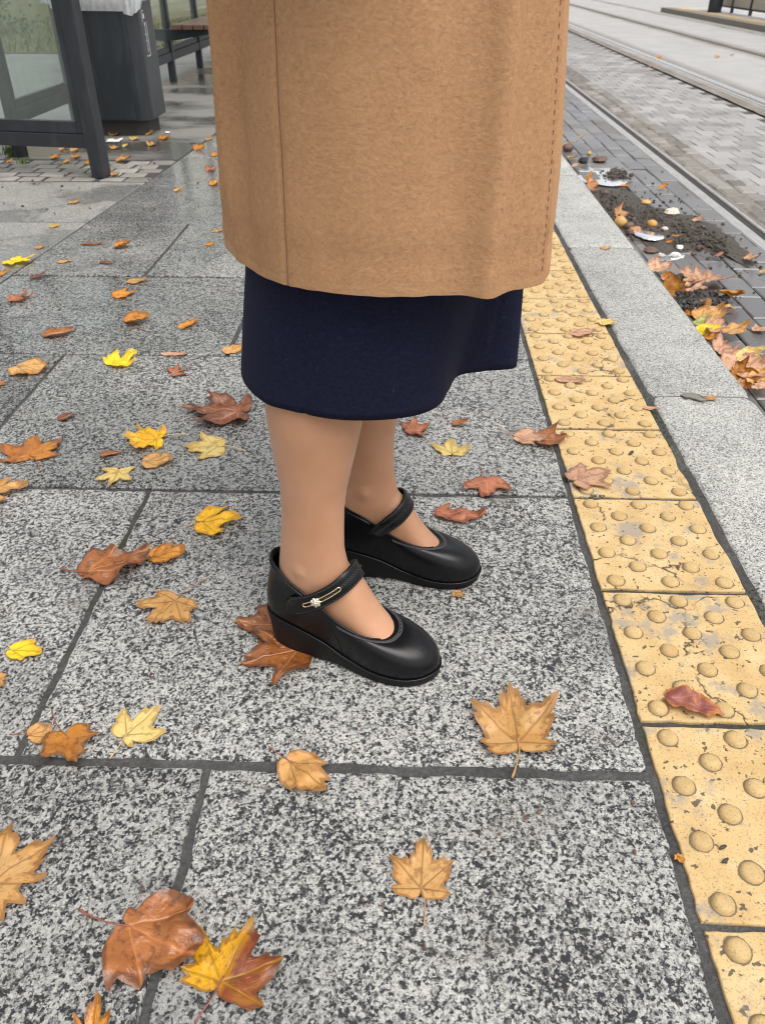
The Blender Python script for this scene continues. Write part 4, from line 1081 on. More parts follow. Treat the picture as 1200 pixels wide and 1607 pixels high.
zl = [0.613 + 0.012 * k for k in range(6)] + [0.687 + 0.02 * k for k in range(31)] + [1.31, 1.33, 1.35, 1.37, 1.39, 1.40]
def coat_disp(i, z):
    s = i / (NS - 1)
    d = 0.012 * gauss(s, s_f1 - 0.03 * (z - 0.6), 0.011) - 0.006 * gauss(s, s_f1 + 0.034 - 0.03 * (z - 0.6), 0.018) - 0.006 * gauss(s, s_f1 - 0.030, 0.014)
    d += (0.015 * gauss(s, s_f2, 0.010) - 0.006 * gauss(s, s_f2 - 0.026, 0.013) - 0.004 * gauss(s, s_f2 + 0.026, 0.012)) * interp([(0.61, 0.12), (0.72, 1), (0.95, 1.0)], z)
    d -= 0.0022 * gauss(s, s_seam, 0.0022)
    p = hem[i]
    d += 0.0035 * mnoise.noise(Vector((p.x * 9, p.y * 9, z * 3.0))) + 0.0014 * mnoise.noise(Vector((p.x * 26, p.y * 26, z * 13)))
    d -= 0.0022 * gauss(z, 0.655, 0.006)                          # hem stitched up from behind
    return d
rings = []
for z in zl:
    ring = []
    for i in range(NS):
        a, b = hem[max(i - 1, 0)], hem[min(i + 1, NS - 1)]; T = (b - a).normalized(); Nn = Vector((-T.y, T.x, 0)) * -1
        if Nn.dot(hem[i] - Vector((0, 1.055, 0))) < 0: Nn = -Nn
        p = coat_pt(hem[i], z, i / NS) + Nn * coat_disp(i, z)
        dz = 0.006 * math.sin(i / NS * 9.0) * max(0, 1 - (z - 0.613) / 0.15) + 0.0012 * mnoise.noise(Vector((i * 0.21, 0, 7))) * max(0, 1 - (z - 0.613) / 0.03)
        ring.append(pl_(W(p.x, p.y, p.z + dz)))
    rings.append(ring)
co = MB().loft(rings, False, False).build('coat', M['camel'], person, True)
so = co.modifiers.new('thick', 'SOLIDIFY'); so.thickness = 0.0055; so.offset = 1
bv = co.modifiers.new('edge', 'BEVEL'); bv.width = 0.0022; bv.segments = 3; bv.limit_method = 'ANGLE'; bv.angle_limit = R(60)
sp = [rings[k][round(s_seam * (NS - 1))] for k in range(len(zl))]
MB().tube(sp, 0.0008, 6).build('seam', M['camel_thread'], co)
# short wool fibres of the nap
fv = []; ff = []; rf = random.Random(17)
for _ in range(110000):
    k = rf.randrange(1, 28); i = rf.randrange(0, int(NS * 0.52))
    a, b, c_, d_ = rings[k][i], rings[k][i + 1], rings[k + 1][i], rings[k + 1][i + 1]
    u, w = rf.random(), rf.random(); p = a.lerp(b, u).lerp(c_.lerp(d_, u), w)
    tx = (b - a).normalized(); tz = (c_ - a).normalized(); nn = tz.cross(tx).normalized()
    if nn.dot(Vector((p.x, p.y, 0)) + PO - W(0, 1.055, 0)) < 0: nn = -nn
    th = -1.2 + 1.3 * mnoise.noise(Vector((p.x * 18, p.y * 18, p.z * 18))) + rf.gauss(0, 0.7)
    dr = tx * math.cos(th) + tz * math.sin(th); ln = rf.uniform(0.0018, 0.0045); sd_ = dr.cross(nn) * rf.uniform(0.00010, 0.00022)
    n0 = len(fv); p = p + nn * 0.0001
    fv += [p - sd_, p + sd_, p + dr * ln + nn * ln * rf.uniform(0.12, 0.5)]; ff.append((n0, n0 + 1, n0 + 2))
nap = new_obj('nap', mesh('nap', fv, ff), co, M['camel']); tag(nap, kind='stuff')
# pick stitching along the front edge
stt = MB()
z = 0.630
while z < 1.25:
    for i in (9,):
        def cp(ii, zz):
            k = min(range(len(zl)), key=lambda q: abs(zl[q] - zz)); k2 = min(k + 1, len(zl) - 1)
            return rings[k][ii]
        p = cp(i, z)
        k = max(q for q in range(len(zl)) if zl[q] <= z + 1e-6); f = (z - zl[k]) / (zl[min(k + 1, len(zl) - 1)] - zl[k]) if k < len(zl) - 1 else 0
        p = rings[k][i].lerp(rings[min(k + 1, len(zl) - 1)][i], f); q = p + Vector((0, 0, 0.0042))
        stt.tube([p, q], 0.0008, 5)
    z += 0.0095
stt.build('stitching', M['camel_thread'], co)
# sleeves with the hands in the pockets, above the picture
for sg_ in (-1, 1):
    sh0 = bc + side * (0.16 * sg_) + Vector((0, 0, 1.29)); el = bc + side * (0.245 * sg_) - face * 0.05 + Vector((0, 0, 1.07)); wr = bc + side * (0.19 * sg_) + face * 0.07 + Vector((0, 0, 0.985))
    pth = catmull([pl_(sh0), pl_(sh0.lerp(el, 0.5) + side * 0.02 * sg_), pl_(el), pl_(el.lerp(wr, 0.6)), pl_(wr)], 16)
    MB().tube(pth, [0.07 - 0.0016 * k for k in range(16)], 16).build('sleeve', M['camel'], co, True)

SKH0 = [(0.207, 1.138), (0.160, 1.116), (0.116, 1.092), (0.096, 1.045), (0.078, 1.002), (0.030, 0.974), (-0.035, 0.965), (-0.105, 0.983), (-0.170, 1.035), (-0.212, 1.10), (-0.208, 1.175), (-0.16, 1.25), (-0.05, 1.29), (0.08, 1.275), (0.165, 1.225), (0.203, 1.172)]
SKH = [(0.191, 1.050), (0.146, 1.034), (0.108, 1.018), (0.090, 0.975), (0.075, 0.932), (0.047, 0.904), (0.0, 0.890), (-0.065, 0.892), (-0.124, 0.915), (-0.158, 0.940), (-0.196, 1.015), (-0.200, 1.09), (-0.16, 1.17), (-0.05, 1.225), (0.08, 1.21), (0.160, 1.15), (0.189, 1.09)]
SKT = [(0.192, 1.110), (0.160, 1.045), (0.125, 0.998), (0.095, 0.972), (0.065, 0.955), (0.020, 0.943), (-0.040, 0.946), (-0.100, 0.975), (-0.146, 1.030), (-0.172, 1.10), (-0.175, 1.175), (-0.145, 1.245), (-0.05, 1.275), (0.07, 1.262), (0.145, 1.215), (0.182, 1.165)]
SKT = [(x * 0.97, y - 0.062) for x, y in SKT]
NK = 260
h0 = catmull([Vector((x, y, 0)) for x, y in SKH], NK, True); h1 = catmull([Vector((x, y, 0)) for x, y in SKT], NK, True)
kseam = min(range(NK), key=lambda i: (h0[i].x + 0.100) ** 2 + (h0[i].y - 0.904) ** 2); kseam2 = min(range(NK), key=lambda i: (h0[i].x - 0.150) ** 2 + (h0[i].y - 1.035) ** 2)
rings = []
zs = [0.443 + 0.010 * k for k in range(28)]
for z in zs:
    f = min((z - 0.443) / 0.24, 1.0); f = f * 0.85 + 0.15 * f * f
    ring = []
    for i in range(NK):
        p = h0[i].lerp(h1[i], f)
        d = p - Vector((0, 1.06, 0)); d.normalize()
        e = -0.0022 * (gauss(i, kseam, 0.9) + gauss(i, kseam2, 0.9)) + 0.003 * mnoise.noise(Vector((p.x * 11, p.y * 11, z * 4)))
        p = p + d * e
        zz = z + (0.0035 * mnoise.noise(Vector((p.x * 7, p.y * 7, 2)))) * (1 - f)
        ring.append(pl_(W(p.x, p.y, zz)))
    rings.append(ring)
sk = MB().loft(rings, True, False).build('skirt', M['navy'], person, True)
so = sk.modifiers.new('thick', 'SOLIDIFY'); so.thickness = 0.0035; so.offset = 1
# ------------------------------------------------------------------ fallen leaves
LC = {  # colour A, colour B, spot colour, roughness, veins (darker < 1 < lighter)
 'tan': ((0.56, 0.28, 0.075), (0.64, 0.38, 0.15), (0.22, 0.09, 0.03), 0.48),
 'paleyellow': ((0.66, 0.48, 0.14), (0.70, 0.55, 0.22), (0.35, 0.2, 0.05), 0.5),
 'yellow': ((0.82, 0.50, 0.015), (0.78, 0.38, 0.02), (0.45, 0.18, 0.02), 0.42),
 'lemon': ((0.80, 0.62, 0.02), (0.76, 0.52, 0.02), (0.5, 0.25, 0.02), 0.4),
 'orange': ((0.64, 0.28, 0.035), (0.56, 0.20, 0.03), (0.14, 0.05, 0.02), 0.42),
 'amber': ((0.52, 0.22, 0.02), (0.35, 0.11, 0.015), (0.10, 0.035, 0.01), 0.32),
 'brown': ((0.28, 0.092, 0.024), (0.38, 0.135, 0.035), (0.07, 0.025, 0.012), 0.30),
 'darkbrown': ((0.16, 0.052, 0.020), (0.25, 0.085, 0.03), (0.05, 0.02, 0.01), 0.30),
 'redbrown': ((0.36, 0.115, 0.055), (0.42, 0.16, 0.08), (0.14, 0.04, 0.02), 0.45),
 'pink': ((0.55, 0.30, 0.19), (0.60, 0.36, 0.22), (0.22, 0.10, 0.06), 0.55),
 'mixed': ((0.70, 0.36, 0.01), (0.22, 0.055, 0.018), (0.10, 0.03, 0.015), 0.34),
 'mauve': ((0.25, 0.07, 0.06), (0.33, 0.12, 0.09), (0.55, 0.22, 0.03), 0.5),
 'green': ((0.36, 0.42, 0.13), (0.45, 0.45, 0.16), (0.2, 0.2, 0.05), 0.5),
 'grey': ((0.17, 0.16, 0.14), (0.22, 0.20, 0.17), (0.08, 0.07, 0.06), 0.6)}
LM = {}
for k_, (a_, b_, s_, r_) in LC.items():
    t = NT('leaf_' + k_); v = t.obj(3.0)
    n1 = t.noise(v, 22, 4, 0.6); n2 = t.noise(v, 70, 4, 0.65); n3 = t.noise(v, 190, 4, 0.65)
    vein = t.attr('vein'); rim = t.attr('rim')
    if k_ == 'mixed': fac = t.math('ADD', t.step(t.math('SUBTRACT', 1.0, t.attr('side')), 0.40, 0.60), t.math('MULTIPLY_ADD', n1, 0.9, -0.45), clamp=True)
    else: fac = t.step(n1, 0.35, 0.68)
    c = t.mix(fac, a_, b_)
    c = t.mix(t.mul(t.step(n2, 0.53, 0.64), 0.6), c, s_)
    c = t.mix(t.mul(t.step(t.math('MULTIPLY_ADD', n2, 0.25, rim), 0.93, 1.12), 0.6), c, s_)
    val = t.math('MULTIPLY_ADD', t.random(), 0.30, 0.92)
    c = t.mix(1.0, c, val, 'MULTIPLY')
    vc = tuple(min(1, x * 0.55) for x in a_) if k_ in ('tan', 'paleyellow', 'pink', 'yellow', 'lemon', 'orange', 'green', 'mixed') else tuple(min(1, x * 1.5 + 0.02) for x in b_)
    c = t.mix(t.mul(vein, 0.8), c, vc)
    h = t.math('ADD', t.mul(vein, -0.8), t.math('ADD', t.mul(n2, 0.7), t.mul(n3, 0.5)))
    t.p(col=c, rough=t.math('MULTIPLY_ADD', n2, 0.3, r_ - 0.12), normal=t.bump(h, 0.8, 0.0016), sheen=0.0, spec=0.4, coat=0.15, coatr=0.25)
    if k_ in ('brown', 'darkbrown', 'amber'):
        t.p(coat=0.6, coatr=0.14); t.set(t.b.inputs['Coat Normal'], t.bump(t.math('ADD', h, t.mul(n1, 0.6)), 0.9, 0.003))
    tl = t.n.new('ShaderNodeBsdfTranslucent'); t.set(tl.inputs['Color'], c); mx = t.n.new('ShaderNodeMixShader'); mx.inputs[0].default_value = 0.2
    t.t.links.new(t.b.outputs[0], mx.inputs[1]); t.t.links.new(tl.outputs[0], mx.inputs[2]); t.t.links.new(mx.outputs[0], t.out.inputs['Surface'])
    LM[k_] = t.m
STALK = {k_: plain('stalk_' + k_, c_, 0.5, var=0.2, scale=80) for k_, c_ in (('red', (0.26, 0.075, 0.045)), ('tan', (0.42, 0.22, 0.09)), ('pale', (0.55, 0.42, 0.18)))}

SHAPES = {
 'maple': ([(0, 1.0), (4, .86), (8, .80), (11, .82), (13, .74), (17, .72), (21, .63), (27, .56), (33, .65), (36, .72), (40, .71), (44, .82), (49, .96), (53, .84), (57, .80), (61, .80), (66, .68), (72, .62), (79, .52), (85, .50), (90, .56), (96, .66), (103, .55), (110, .55), (121, .40), (140, .26), (165, .17), (180, .04)], (0, 49, -49, 96, -96)),
 'maple3': ([(0, 1.0), (6, .88), (10, .86), (16, .72), (24, .60), (31, .55), (38, .66), (45, .80), (50, .88), (55, .74), (64, .62), (75, .52), (86, .47), (98, .45), (114, .38), (140, .25), (165, .16), (180, .04)], (0, 50, -50)),
 'star': ([(0, 1.0), (7, .78), (15, .58), (25, .42), (34, .58), (44, .80), (50, .90), (56, .70), (66, .46), (78, .36), (90, .50), (100, .62), (110, .42), (130, .25), (160, .15), (180, .04)], (0, 50, -50, 100, -100)),
 'broad': ([(0, 1.0), (8, .92), (14, .93), (20, .80), (30, .72), (38, .76), (46, .70), (58, .60), (66, .62), (80, .46), (100, .34), (130, .22), (165, .12), (180, .04)], (0, 35, -35)),
 'oval': ([(0, 1.0), (5, .93), (12, .80), (22, .62), (34, .46), (50, .32), (72, .20), (105, .10), (180, .03)], (0,)),
 'scrap': ([(0, 1.0), (14, .7), (28, .82), (46, .5), (70, .62), (95, .35), (130, .3), (180, .1)], (0, 40, -50)),
}
def leaf_mesh(shape, Lm, width, seed, hi, fold, curl, ripple, twist, lift):
    r_ = random.Random(seed); tab, veins = SHAPES[shape]
    curl *= 0.75; ripple *= 0.8; fold *= 0.85
    def side_tab():
        ta, tw, td = r_.uniform(15, 110), r_.uniform(5, 13), (r_.uniform(0.45, 0.85) if r_.random() < 0.45 else 1.0)
        return [(a, max(0.03, r * (td if abs(a - ta) < tw else 1.0) * (1 + (r_.uniform(-.13, .13) if 0 < a < 150 else 0)))) for a, r in tab]
    TR, TLf = side_tab(), side_tab()
    nA, nR = (132, 14) if hi == 2 else ((84, 8) if hi == 1 else (36, 4))
    angs = [-180 + 360 * i / nA for i in range(nA)]
    V = [(0, 0, 0)]; vein = [1.0]; rim = [0.0]; sid = [0.5]
    for k in range(1, nR + 1):
        fr = (k / nR) ** 0.85
        for a in angs:
            rad = interp(TR if a >= 0 else TLf, abs(a)) * fr
            x = rad * math.cos(R(a)); y = rad * math.sin(R(a)) * width
            d = 9
            for va in veins:
                vx, vy = math.cos(R(va)), math.sin(R(va)) * width; l_ = math.hypot(vx, vy); vx /= l_; vy /= l_
                al = x * vx + y * vy; pe = abs(x * vy - y * vx)
                if al > 0:
                    d = min(d, pe / (0.016 * (1.25 - 0.8 * min(al, 1))))
                    if al > 0.1:
                        ph = ((al - pe * 0.95) / 0.155) % 1.0
                        if pe < 0.26 * al + 0.05: d = min(d, 0.7 + min(ph, 1 - ph) * 0.155 / 0.012)
            z = 0.0
            z += fold * abs(y) + curl * (rad ** 2.2) + lift * x
            z += ripple * (mnoise.noise(Vector((x * 3.2, y * 3.2, seed * 1.3))) * (0.3 + rad) + 0.5 * mnoise.noise(Vector((x * 7, y * 7, seed * 2.1))) * rad)
            z += twist * x * y
            V.append((x, y, z)); vein.append(math.exp(-d * d)); rim.append(fr); sid.append(0.5 + y * 0.75)
    F = [(0, 1 + i, 1 + (i + 1) % nA) for i in range(nA)]
    for k in range(nR - 1):
        for i in range(nA):
            j = (i + 1) % nA; a = 1 + k * nA
            F.append((a + i, a + nA + i, a + nA + j, a + j))
    zs_ = sorted(v[2] for v in V); zmin = zs_[int(len(zs_) * 0.04)]
    V = [(x * Lm, y * Lm, max((z - zmin), -0.004) * Lm) for x, y, z in V]
    me = mesh('blade', V, F, True)
    for nm, vals in (('vein', vein), ('rim', rim), ('side', sid)):
        at = me.attributes.new(nm, 'FLOAT', 'POINT'); at.data.foreach_set('value', vals)
    return me, (0 - zmin) * Lm
_ln = [0]
def leaf(base, tip, shape, colr, label, stem=None, width=1.0, fold=0.0, curl=0.10, ripple=0.10, twist=0.0, lift=0.0, zoff=0.0025, plane=0.0, name=None, group='fallen leaves', stalk='tan', tilt=0.0, roll=0.0):
    """base and tip as surveyed picture points on the paving (or on the track bed: plane = ZR)"""
    _ln[0] += 1; seed = _ln[0]
    p, q = G(*base, plane), G(*tip, plane); d = q - p; Lm = d.length; az = math.atan2(d.y, d.x)
    pxl = math.hypot(tip[0] - base[0], tip[1] - base[1]); hi = 2 if pxl > 55 else (1 if pxl > 22 else 0)
    me, zb = leaf_mesh(shape, Lm, width, seed, hi, fold, curl, ripple, twist, lift)
    nm = name or ('maple_leaf' if shape in ('maple', 'maple3', 'star') else 'fallen_leaf')
    if stem:
        e = empty(nm, (p.x, p.y, plane + zoff), az)
        b = new_obj('blade', me, e, LM[colr]); e.rotation_euler = (roll, tilt, az)
        s = G(*stem, plane) - p; ca, sa = math.cos(-az), math.sin(-az); s = Vector((s.x * ca - s.y * sa, s.x * sa + s.y * ca, 0))
        w = max(0.0009, Lm * 0.013); n_ = Vector((-s.y, s.x, 0)) * 0.07
        pts = catmull([Vector((0.08 * Lm, 0, zb + 0.0004)), Vector((0, 0, zb + w * 0.3)), s * 0.35 + n_ + Vector((0, 0, zb * 0.6 + 0.004)), s * 0.75 + n_ * .6 + Vector((0, 0, 0.003)), s + Vector((0, 0, 0.001))], 14)
        MB().tube(pts, [w * 0.7] * 3 + [w * 0.8] * 8 + [w, w * 1.35, w * 1.2], 6).build('stalk', STALK[stalk], e, True)
    else:
        e = new_obj(nm, me, None, LM[colr]); e.location = (p.x, p.y, plane + zoff); e.rotation_euler = (roll, tilt, az)
    tag(e, label, 'leaf', group); return e
X_ = leaf
# --- nearest slabs
X_((-14, 1388), (94, 1318), 'maple', 'tan', 'large tan maple leaf cut by the left edge of the picture', width=1.0, curl=0.12, ripple=0.14)
X_((203, 1457), (308, 1512), 'broad', 'brown', 'large wet brown maple leaf lying over the joint of the nearest slabs', (124, 1430), width=1.15, ripple=0.22, curl=0.05, fold=0.05, stalk='red', name='maple_leaf')
X_((347, 1543), (400, 1443), 'maple', 'mixed', 'maple leaf half yellow and half red-brown on the nearest slab', (306, 1607), width=1.05, ripple=0.10, curl=0.08, stalk='red')
X_((142, 1640), (156, 1567), 'maple3', 'amber', 'curled amber leaf tip at the bottom edge of the picture', curl=0.4, fold=0.4, width=0.7)
X_((660, 1396), (664, 1317), 'maple', 'tan', 'pale tan maple leaf with long stalk alone in the middle of the nearest slab', (665, 1456), width=0.86, curl=0.06, ripple=0.08)
X_((812, 1167), (797, 1077), 'maple', 'tan', 'large spotted orange-brown maple leaf right of the shoes', (803, 1223), width=0.80, ripple=0.16, curl=0.14, fold=0.1)
X_((455, 1198), (514, 1243), 'broad', 'tan', 'small tan leaf on the slab joint below the shoes', (422, 1174), width=0.9, ripple=0.12, curl=0.1, stalk='red')
X_((199, 1155), (250, 1112), 'maple3', 'paleyellow', 'pale yellow three-lobed leaf with curved stalk on the left', (173, 1193), width=1.1, curl=0.05, stalk='pale')
X_((106, 1158), (126, 1212), 'maple3', 'amber', 'curled amber-orange leaf with upright stalk at the lower left joint', (82, 1116), width=0.95, curl=0.32, fold=0.35, ripple=0.12, stalk='red')
X_((48, 1157), (84, 1144), 'broad', 'tan', 'small dull tan leaf left of the curled amber leaf', (16, 1155), width=1.1, ripple=0.2, stalk='red')
X_((20, 1022), (68, 1026), 'broad', 'lemon', 'bright lemon-yellow leaf near the left edge', (11, 1012), width=0.85, curl=0.10, stalk='pale')
X_((-8, 1066), (8, 1082), 'scrap', 'tan', 'tan leaf scrap at the left edge below the lemon-yellow leaf', ripple=0.2)
X_((140, 903), (238, 868), 'broad', 'brown', 'long wet brown leaf lying across the slab joint on the left', (97, 895), width=0.85, ripple=0.24, fold=0.12, stalk='red', name='maple_leaf')
X_((240, 876), (292, 867), 'broad', 'orange', 'small orange-brown leaf touching the tip of the long brown leaf', (276, 845), width=0.9, ripple=0.2, curl=0.15, stalk='red')
X_((276, 945), (232, 985), 'maple', 'tan', 'golden tan maple leaf with stalk towards the shoe, left of the heel', (326, 910), width=1.05, ripple=0.08, curl=0.06)
X_((430, 984), (368, 980), 'maple3', 'brown', 'wet brown leaf tucked behind the heel of the nearer shoe', width=1.2, ripple=0.18, curl=0.12)
X_((466, 1022), (372, 1046), 'maple3', 'brown', 'wet amber-brown leaf in front of the heel of the nearer shoe', (512, 1028), width=1.0, ripple=0.16, curl=0.1, fold=0.15, stalk='red')
X_((318, 822), (382, 819), 'maple3', 'yellow', 'yellow-orange crumpled leaf left of the ankles', (291, 830), width=1.05, ripple=0.26, curl=0.16)
X_((-26, 778), (50, 768), 'maple3', 'tan', 'tan leaf at the left edge on the slab joint', curl=0.25, ripple=0.15, width=0.8)
X_((186, 741), (171, 772), 'star', 'paleyellow', 'small golden star-shaped leaf beside the slab joint on the left', (188, 733), width=0.8, curl=0.18)
X_((229, 727), (272, 724), 'broad', 'tan', 'small orange-tan leaf between the golden star leaf and the yellow leaf', width=1.0, ripple=0.2, curl=0.18)
X_((158, 716), (192, 711), 'oval', 'brown', 'small brown oval leaf left of the orange-tan leaf', width=1.1, fold=0.3)
X_((343, 703), (287, 706), 'maple3', 'paleyellow', 'pale yellow leaf with long pale stalk left of the calf', (386, 710), width=1.15, curl=0.10, ripple=0.12, stalk='pale')
X_((247, 692), (192, 694), 'maple', 'yellow', 'bright yellow maple leaf with one lobe standing up', (291, 683), width=0.95, curl=0.30, ripple=0.25, twist=0.25, stalk='pale')
X_((48, 718), (56, 686), 'maple', 'amber', 'wide brown and amber maple leaf near the left edge', (62, 738), width=1.0, curl=0.12, ripple=0.16, stalk='red')
X_((92, 660), (118, 652), 'oval', 'darkbrown', 'small dark red-brown leaf above the wide amber maple leaf', width=1.4, fold=0.3, curl=0.2)
X_((374, 650), (282, 648), 'maple', 'darkbrown', 'wet dark red-brown maple leaf beside the skirt hem', (378, 634), width=0.8, ripple=0.22, curl=0.12, stalk='red')
X_((178, 573), (217, 560), 'maple3', 'lemon', 'bright yellow curled leaf in the middle of the left slabs', width=1.1, curl=0.38, ripple=0.2)
X_((30, 577), (76, 586), 'broad', 'tan', 'tan maple leaf beside the diagonal joint near the left edge', width=1.0, ripple=0.15, curl=0.15)
X_((-10, 606), (13, 600), 'scrap', 'brown', 'brown leaf cut by the left edge below the tan maple leaf', ripple=0.2)
X_((272, 586), (300, 580), 'star', 'redbrown', 'small reddish star-shaped leaf left of the skirt', width=1.2, curl=0.2)
X_((68, 527), (121, 521), 'oval', 'brown', 'long brown leaf with amber end in the second row of slabs', width=1.2, fold=0.25, curl=0.15)
X_((200, 506), (238, 502), 'broad', 'orange', 'orange curled leaf right of the long brown leaf', width=1.0, fold=0.4, curl=0.2)
X_((283, 516), (310, 505), 'oval', 'orange', 'small narrow orange leaf left of the skirt', width=1.0, fold=0.3)
X_((352, 553), (384, 546), 'oval', 'tan', 'tan leaf half hidden behind the left edge of the skirt', width=1.6, curl=0.1)
X_((255, 556), (292, 558), 'oval', 'pink', 'flat pale leaf lying along the slab joint left of the skirt', width=0.7)
X_((182, 464), (216, 461), 'maple3', 'orange', 'tan-orange leaf below the small pale one, third slab row', width=1.0, curl=0.25)
X_((200, 443), (236, 440), 'oval', 'tan', 'tan and brown leaf on the joint above the tan-orange leaf', width=1.2, curl=0.2)
X_((20, 470), (60, 466), 'star', 'redbrown', 'tattered reddish leaf near the left edge in the third slab row', width=1.0, ripple=0.3)
X_((48, 436), (77, 433), 'oval', 'darkbrown', 'dark brown curled leaf on the joint at the left', width=1.3, curl=0.4)
X_((-8, 434), (15, 428), 'oval', 'orange', 'orange leaf cut by the left edge at the third joint', width=1.2, curl=0.3)
X_((20, 410), (54, 415), 'maple3', 'lemon', 'yellow leaf at the far diagonal joint near the left edge', width=1.0, curl=0.25)
X_((90, 412), (116, 410), 'oval', 'tan', 'pale orange narrow leaf right of the yellow leaf', width=1.1, curl=0.15)
X_((158, 411), (178, 415), 'oval', 'darkbrown', 'dim brown leaf flat on the wet slab', width=1.0)
X_((128, 384), (170, 383), 'oval', 'brown', 'long flat brown leaf in the fourth slab row', width=0.6)
X_((183, 389), (208, 387), 'broad', 'orange', 'orange curled leaf beside the long flat brown leaf', width=1.0, curl=0.5, fold=0.4)
X_((78, 357), (95, 354), 'oval', 'yellow', 'yellow-orange leaf above the joint at the far left slab', width=1.3, curl=0.3)
X_((58, 390), (73, 387), 'scrap', 'tan', 'small tan leaf on the diagonal joint', curl=0.3)
X_((334, 364), (356, 360), 'oval', 'tan', 'tan leaf beside the left edge of the coat', width=1.1, curl=0.1)
X_((325, 385), (337, 382), 'scrap', 'orange', 'small orange leaf left of the coat hem', curl=0.3)
X_((112, 319), (126, 316), 'scrap', 'tan', 'small tan leaf alone on the smooth concrete slab', curl=0.3)
for (x, y, l, cl, lb) in [(274, 300, 15, 'tan', 'small tan leaf on the far slab joint left of the coat'), (333, 290, 14, 'orange', 'small orange leaf by the coat edge, above the far slab joint'), (326, 268, 13, 'redbrown', 'small reddish leaf by the coat edge on the wet far slab'), (336, 245, 10, 'orange', 'tiny orange leaf against the coat edge'),
        (308, 235, 15, 'orange', 'orange leaf farthest up the diagonal joint beside the coat'), (325, 219, 9, 'tan', 'tiny pale leaf beside the coat, nearest to the diagonal joint'), (255, 218, 13, 'orange', 'small orange leaf right of the litter bin foot'),
        (230, 211, 12, 'tan', 'tan leaf touching the front of the litter bin foot'), (236, 228, 11, 'tan', 'tan leaf in front of the middle of the litter bin'), (176, 212, 9, 'tan', 'tiny tan leaf at the left corner of the bin foot'), (178, 233, 9, 'tan', 'upright tan leaf left of the white litter by the bin'), (209, 219, 9, 'paleyellow', 'pale leaf between the white litter and the bin foot'),
        (194, 230, 7, 'paleyellow', 'tiny pale yellow leaf in front of the bin'), (186, 253, 20, 'tan', 'long tan leaf right of the shelter post'), (177, 275, 12, 'tan', 'crumpled tan leaf at the foot of the shelter post'), (138, 257, 10, 'orange', 'orange leaf just left of the shelter post'),
        (94, 235, 15, 'tan', 'tan leaf under the shelter rail, uppermost of the cluster'), (114, 237, 13, 'tan', 'tan leaf right in the cluster under the shelter rail'), (81, 248, 17, 'orange', 'largest orange leaf of the cluster under the shelter rail'), (116, 247, 12, 'tan', 'tan leaf below the right one of the cluster under the shelter rail'), (101, 255, 12, 'tan', 'lowest tan leaf of the cluster under the shelter rail'), (12, 254, 10, 'orange', 'orange leaf at the foot of the grass tuft'), (101, 231, 8, 'tan', 'tiny tan leaf hidden close under the shelter rail')]:
    X_((x, y + 1), (x + l, y - 1), rnd.choice(['oval', 'broad', 'scrap']), cl, lb, width=1.5, curl=0.45, fold=0.35, ripple=0.2, group='small leaves by the shelter')
# --- right of the person
X_((640, 676), (676, 672), 'maple3', 'redbrown', 'reddish-brown leaf beside the farther leg', (626, 663), width=1.3, curl=0.2, ripple=0.25, stalk='red')
X_((710, 666), (735, 669), 'oval', 'brown', 'small curled brown leaf above the pale yellow leaf', (689, 654), width=1.7, curl=0.6, fold=0.3, stalk='red')
X_((709, 713), (706, 692), 'maple3', 'paleyellow', 'pale yellow leaf right of the farther leg', (709, 727), width=1.1, curl=0.15, stalk='tan')
X_((763, 757), (766, 787), 'maple3', 'redbrown', 'reddish leaf with upright stalk on the slab joint right of the legs', (754, 736), width=1.1, curl=0.14, ripple=0.18, stalk='red')
X_((686, 805), (762, 814), 'oval', 'redbrown', 'pointed brown leaf just beyond the farther shoe', (679, 812), width=1.25, ripple=0.25, curl=0.1, stalk='red')
X_((811, 688), (856, 693), 'broad', 'pink', 'pinkish-tan leaf at the edge of the granite by the yellow tiles', (780, 674), width=1.0, curl=0.25, ripple=0.15)
X_((850, 692), (892, 694), 'maple3', 'brown', 'curled rust-brown leaf overlapping the yellow tile edge', width=1.3, curl=0.35, fold=0.2, zoff=0.004)
X_((905, 758), (958, 744), 'maple3', 'pink', 'flattened pale pink leaf on the yellow tiles', width=1.0, curl=0.03, zoff=0.006)
X_((873, 598), (918, 603), 'oval', 'pink', 'pinkish flattened leaf on the yellow tile nearer the skirt', width=0.9, zoff=0.007)
X_((898, 526), (936, 524), 'scrap', 'pink', 'pink torn leaf on a far yellow tile', width=0.8, zoff=0.007)
X_((942, 505), (963, 513), 'broad', 'paleyellow', 'pale yellow leaf on the joint between yellow tile and kerb', width=1.2, curl=0.2, zoff=0.004)
X_((1004, 640), (1036, 648), 'oval', 'pink', 'small curled pink leaf at the joint beside the kerb', width=0.8, curl=0.3, zoff=0.004)
X_((1052, 1100), (1134, 1130), 'broad', 'mauve', 'purple-red folded leaf with yellow middle on a yellow tile', width=0.62, fold=0.35, curl=0.1, ripple=0.25, zoff=0.005)
X_((1072, 621), (1108, 634), 'oval', 'grey', 'grey sodden leaf on the joint between two kerb stones', width=1.2, zoff=0.006)
X_((1121, 628), (1103, 630), 'oval', 'tan', 'small tan leaf next to the grey sodden leaf on the kerb', width=1.5, zoff=0.008)
X_((945, 391), (960, 390), 'scrap', 'tan', 'tiny tan leaf at the far kerb joint', zoff=0.005)
X_((1062, 1345), (1073, 1358), 'scrap', 'orange', 'tiny orange leaf crumb in the joint beside the yellow tiles', zoff=0.002)
X_((714, 932), (728, 940), 'scrap', 'tan', 'tan leaf crumb on the slab below the farther shoe', zoff=0.003)
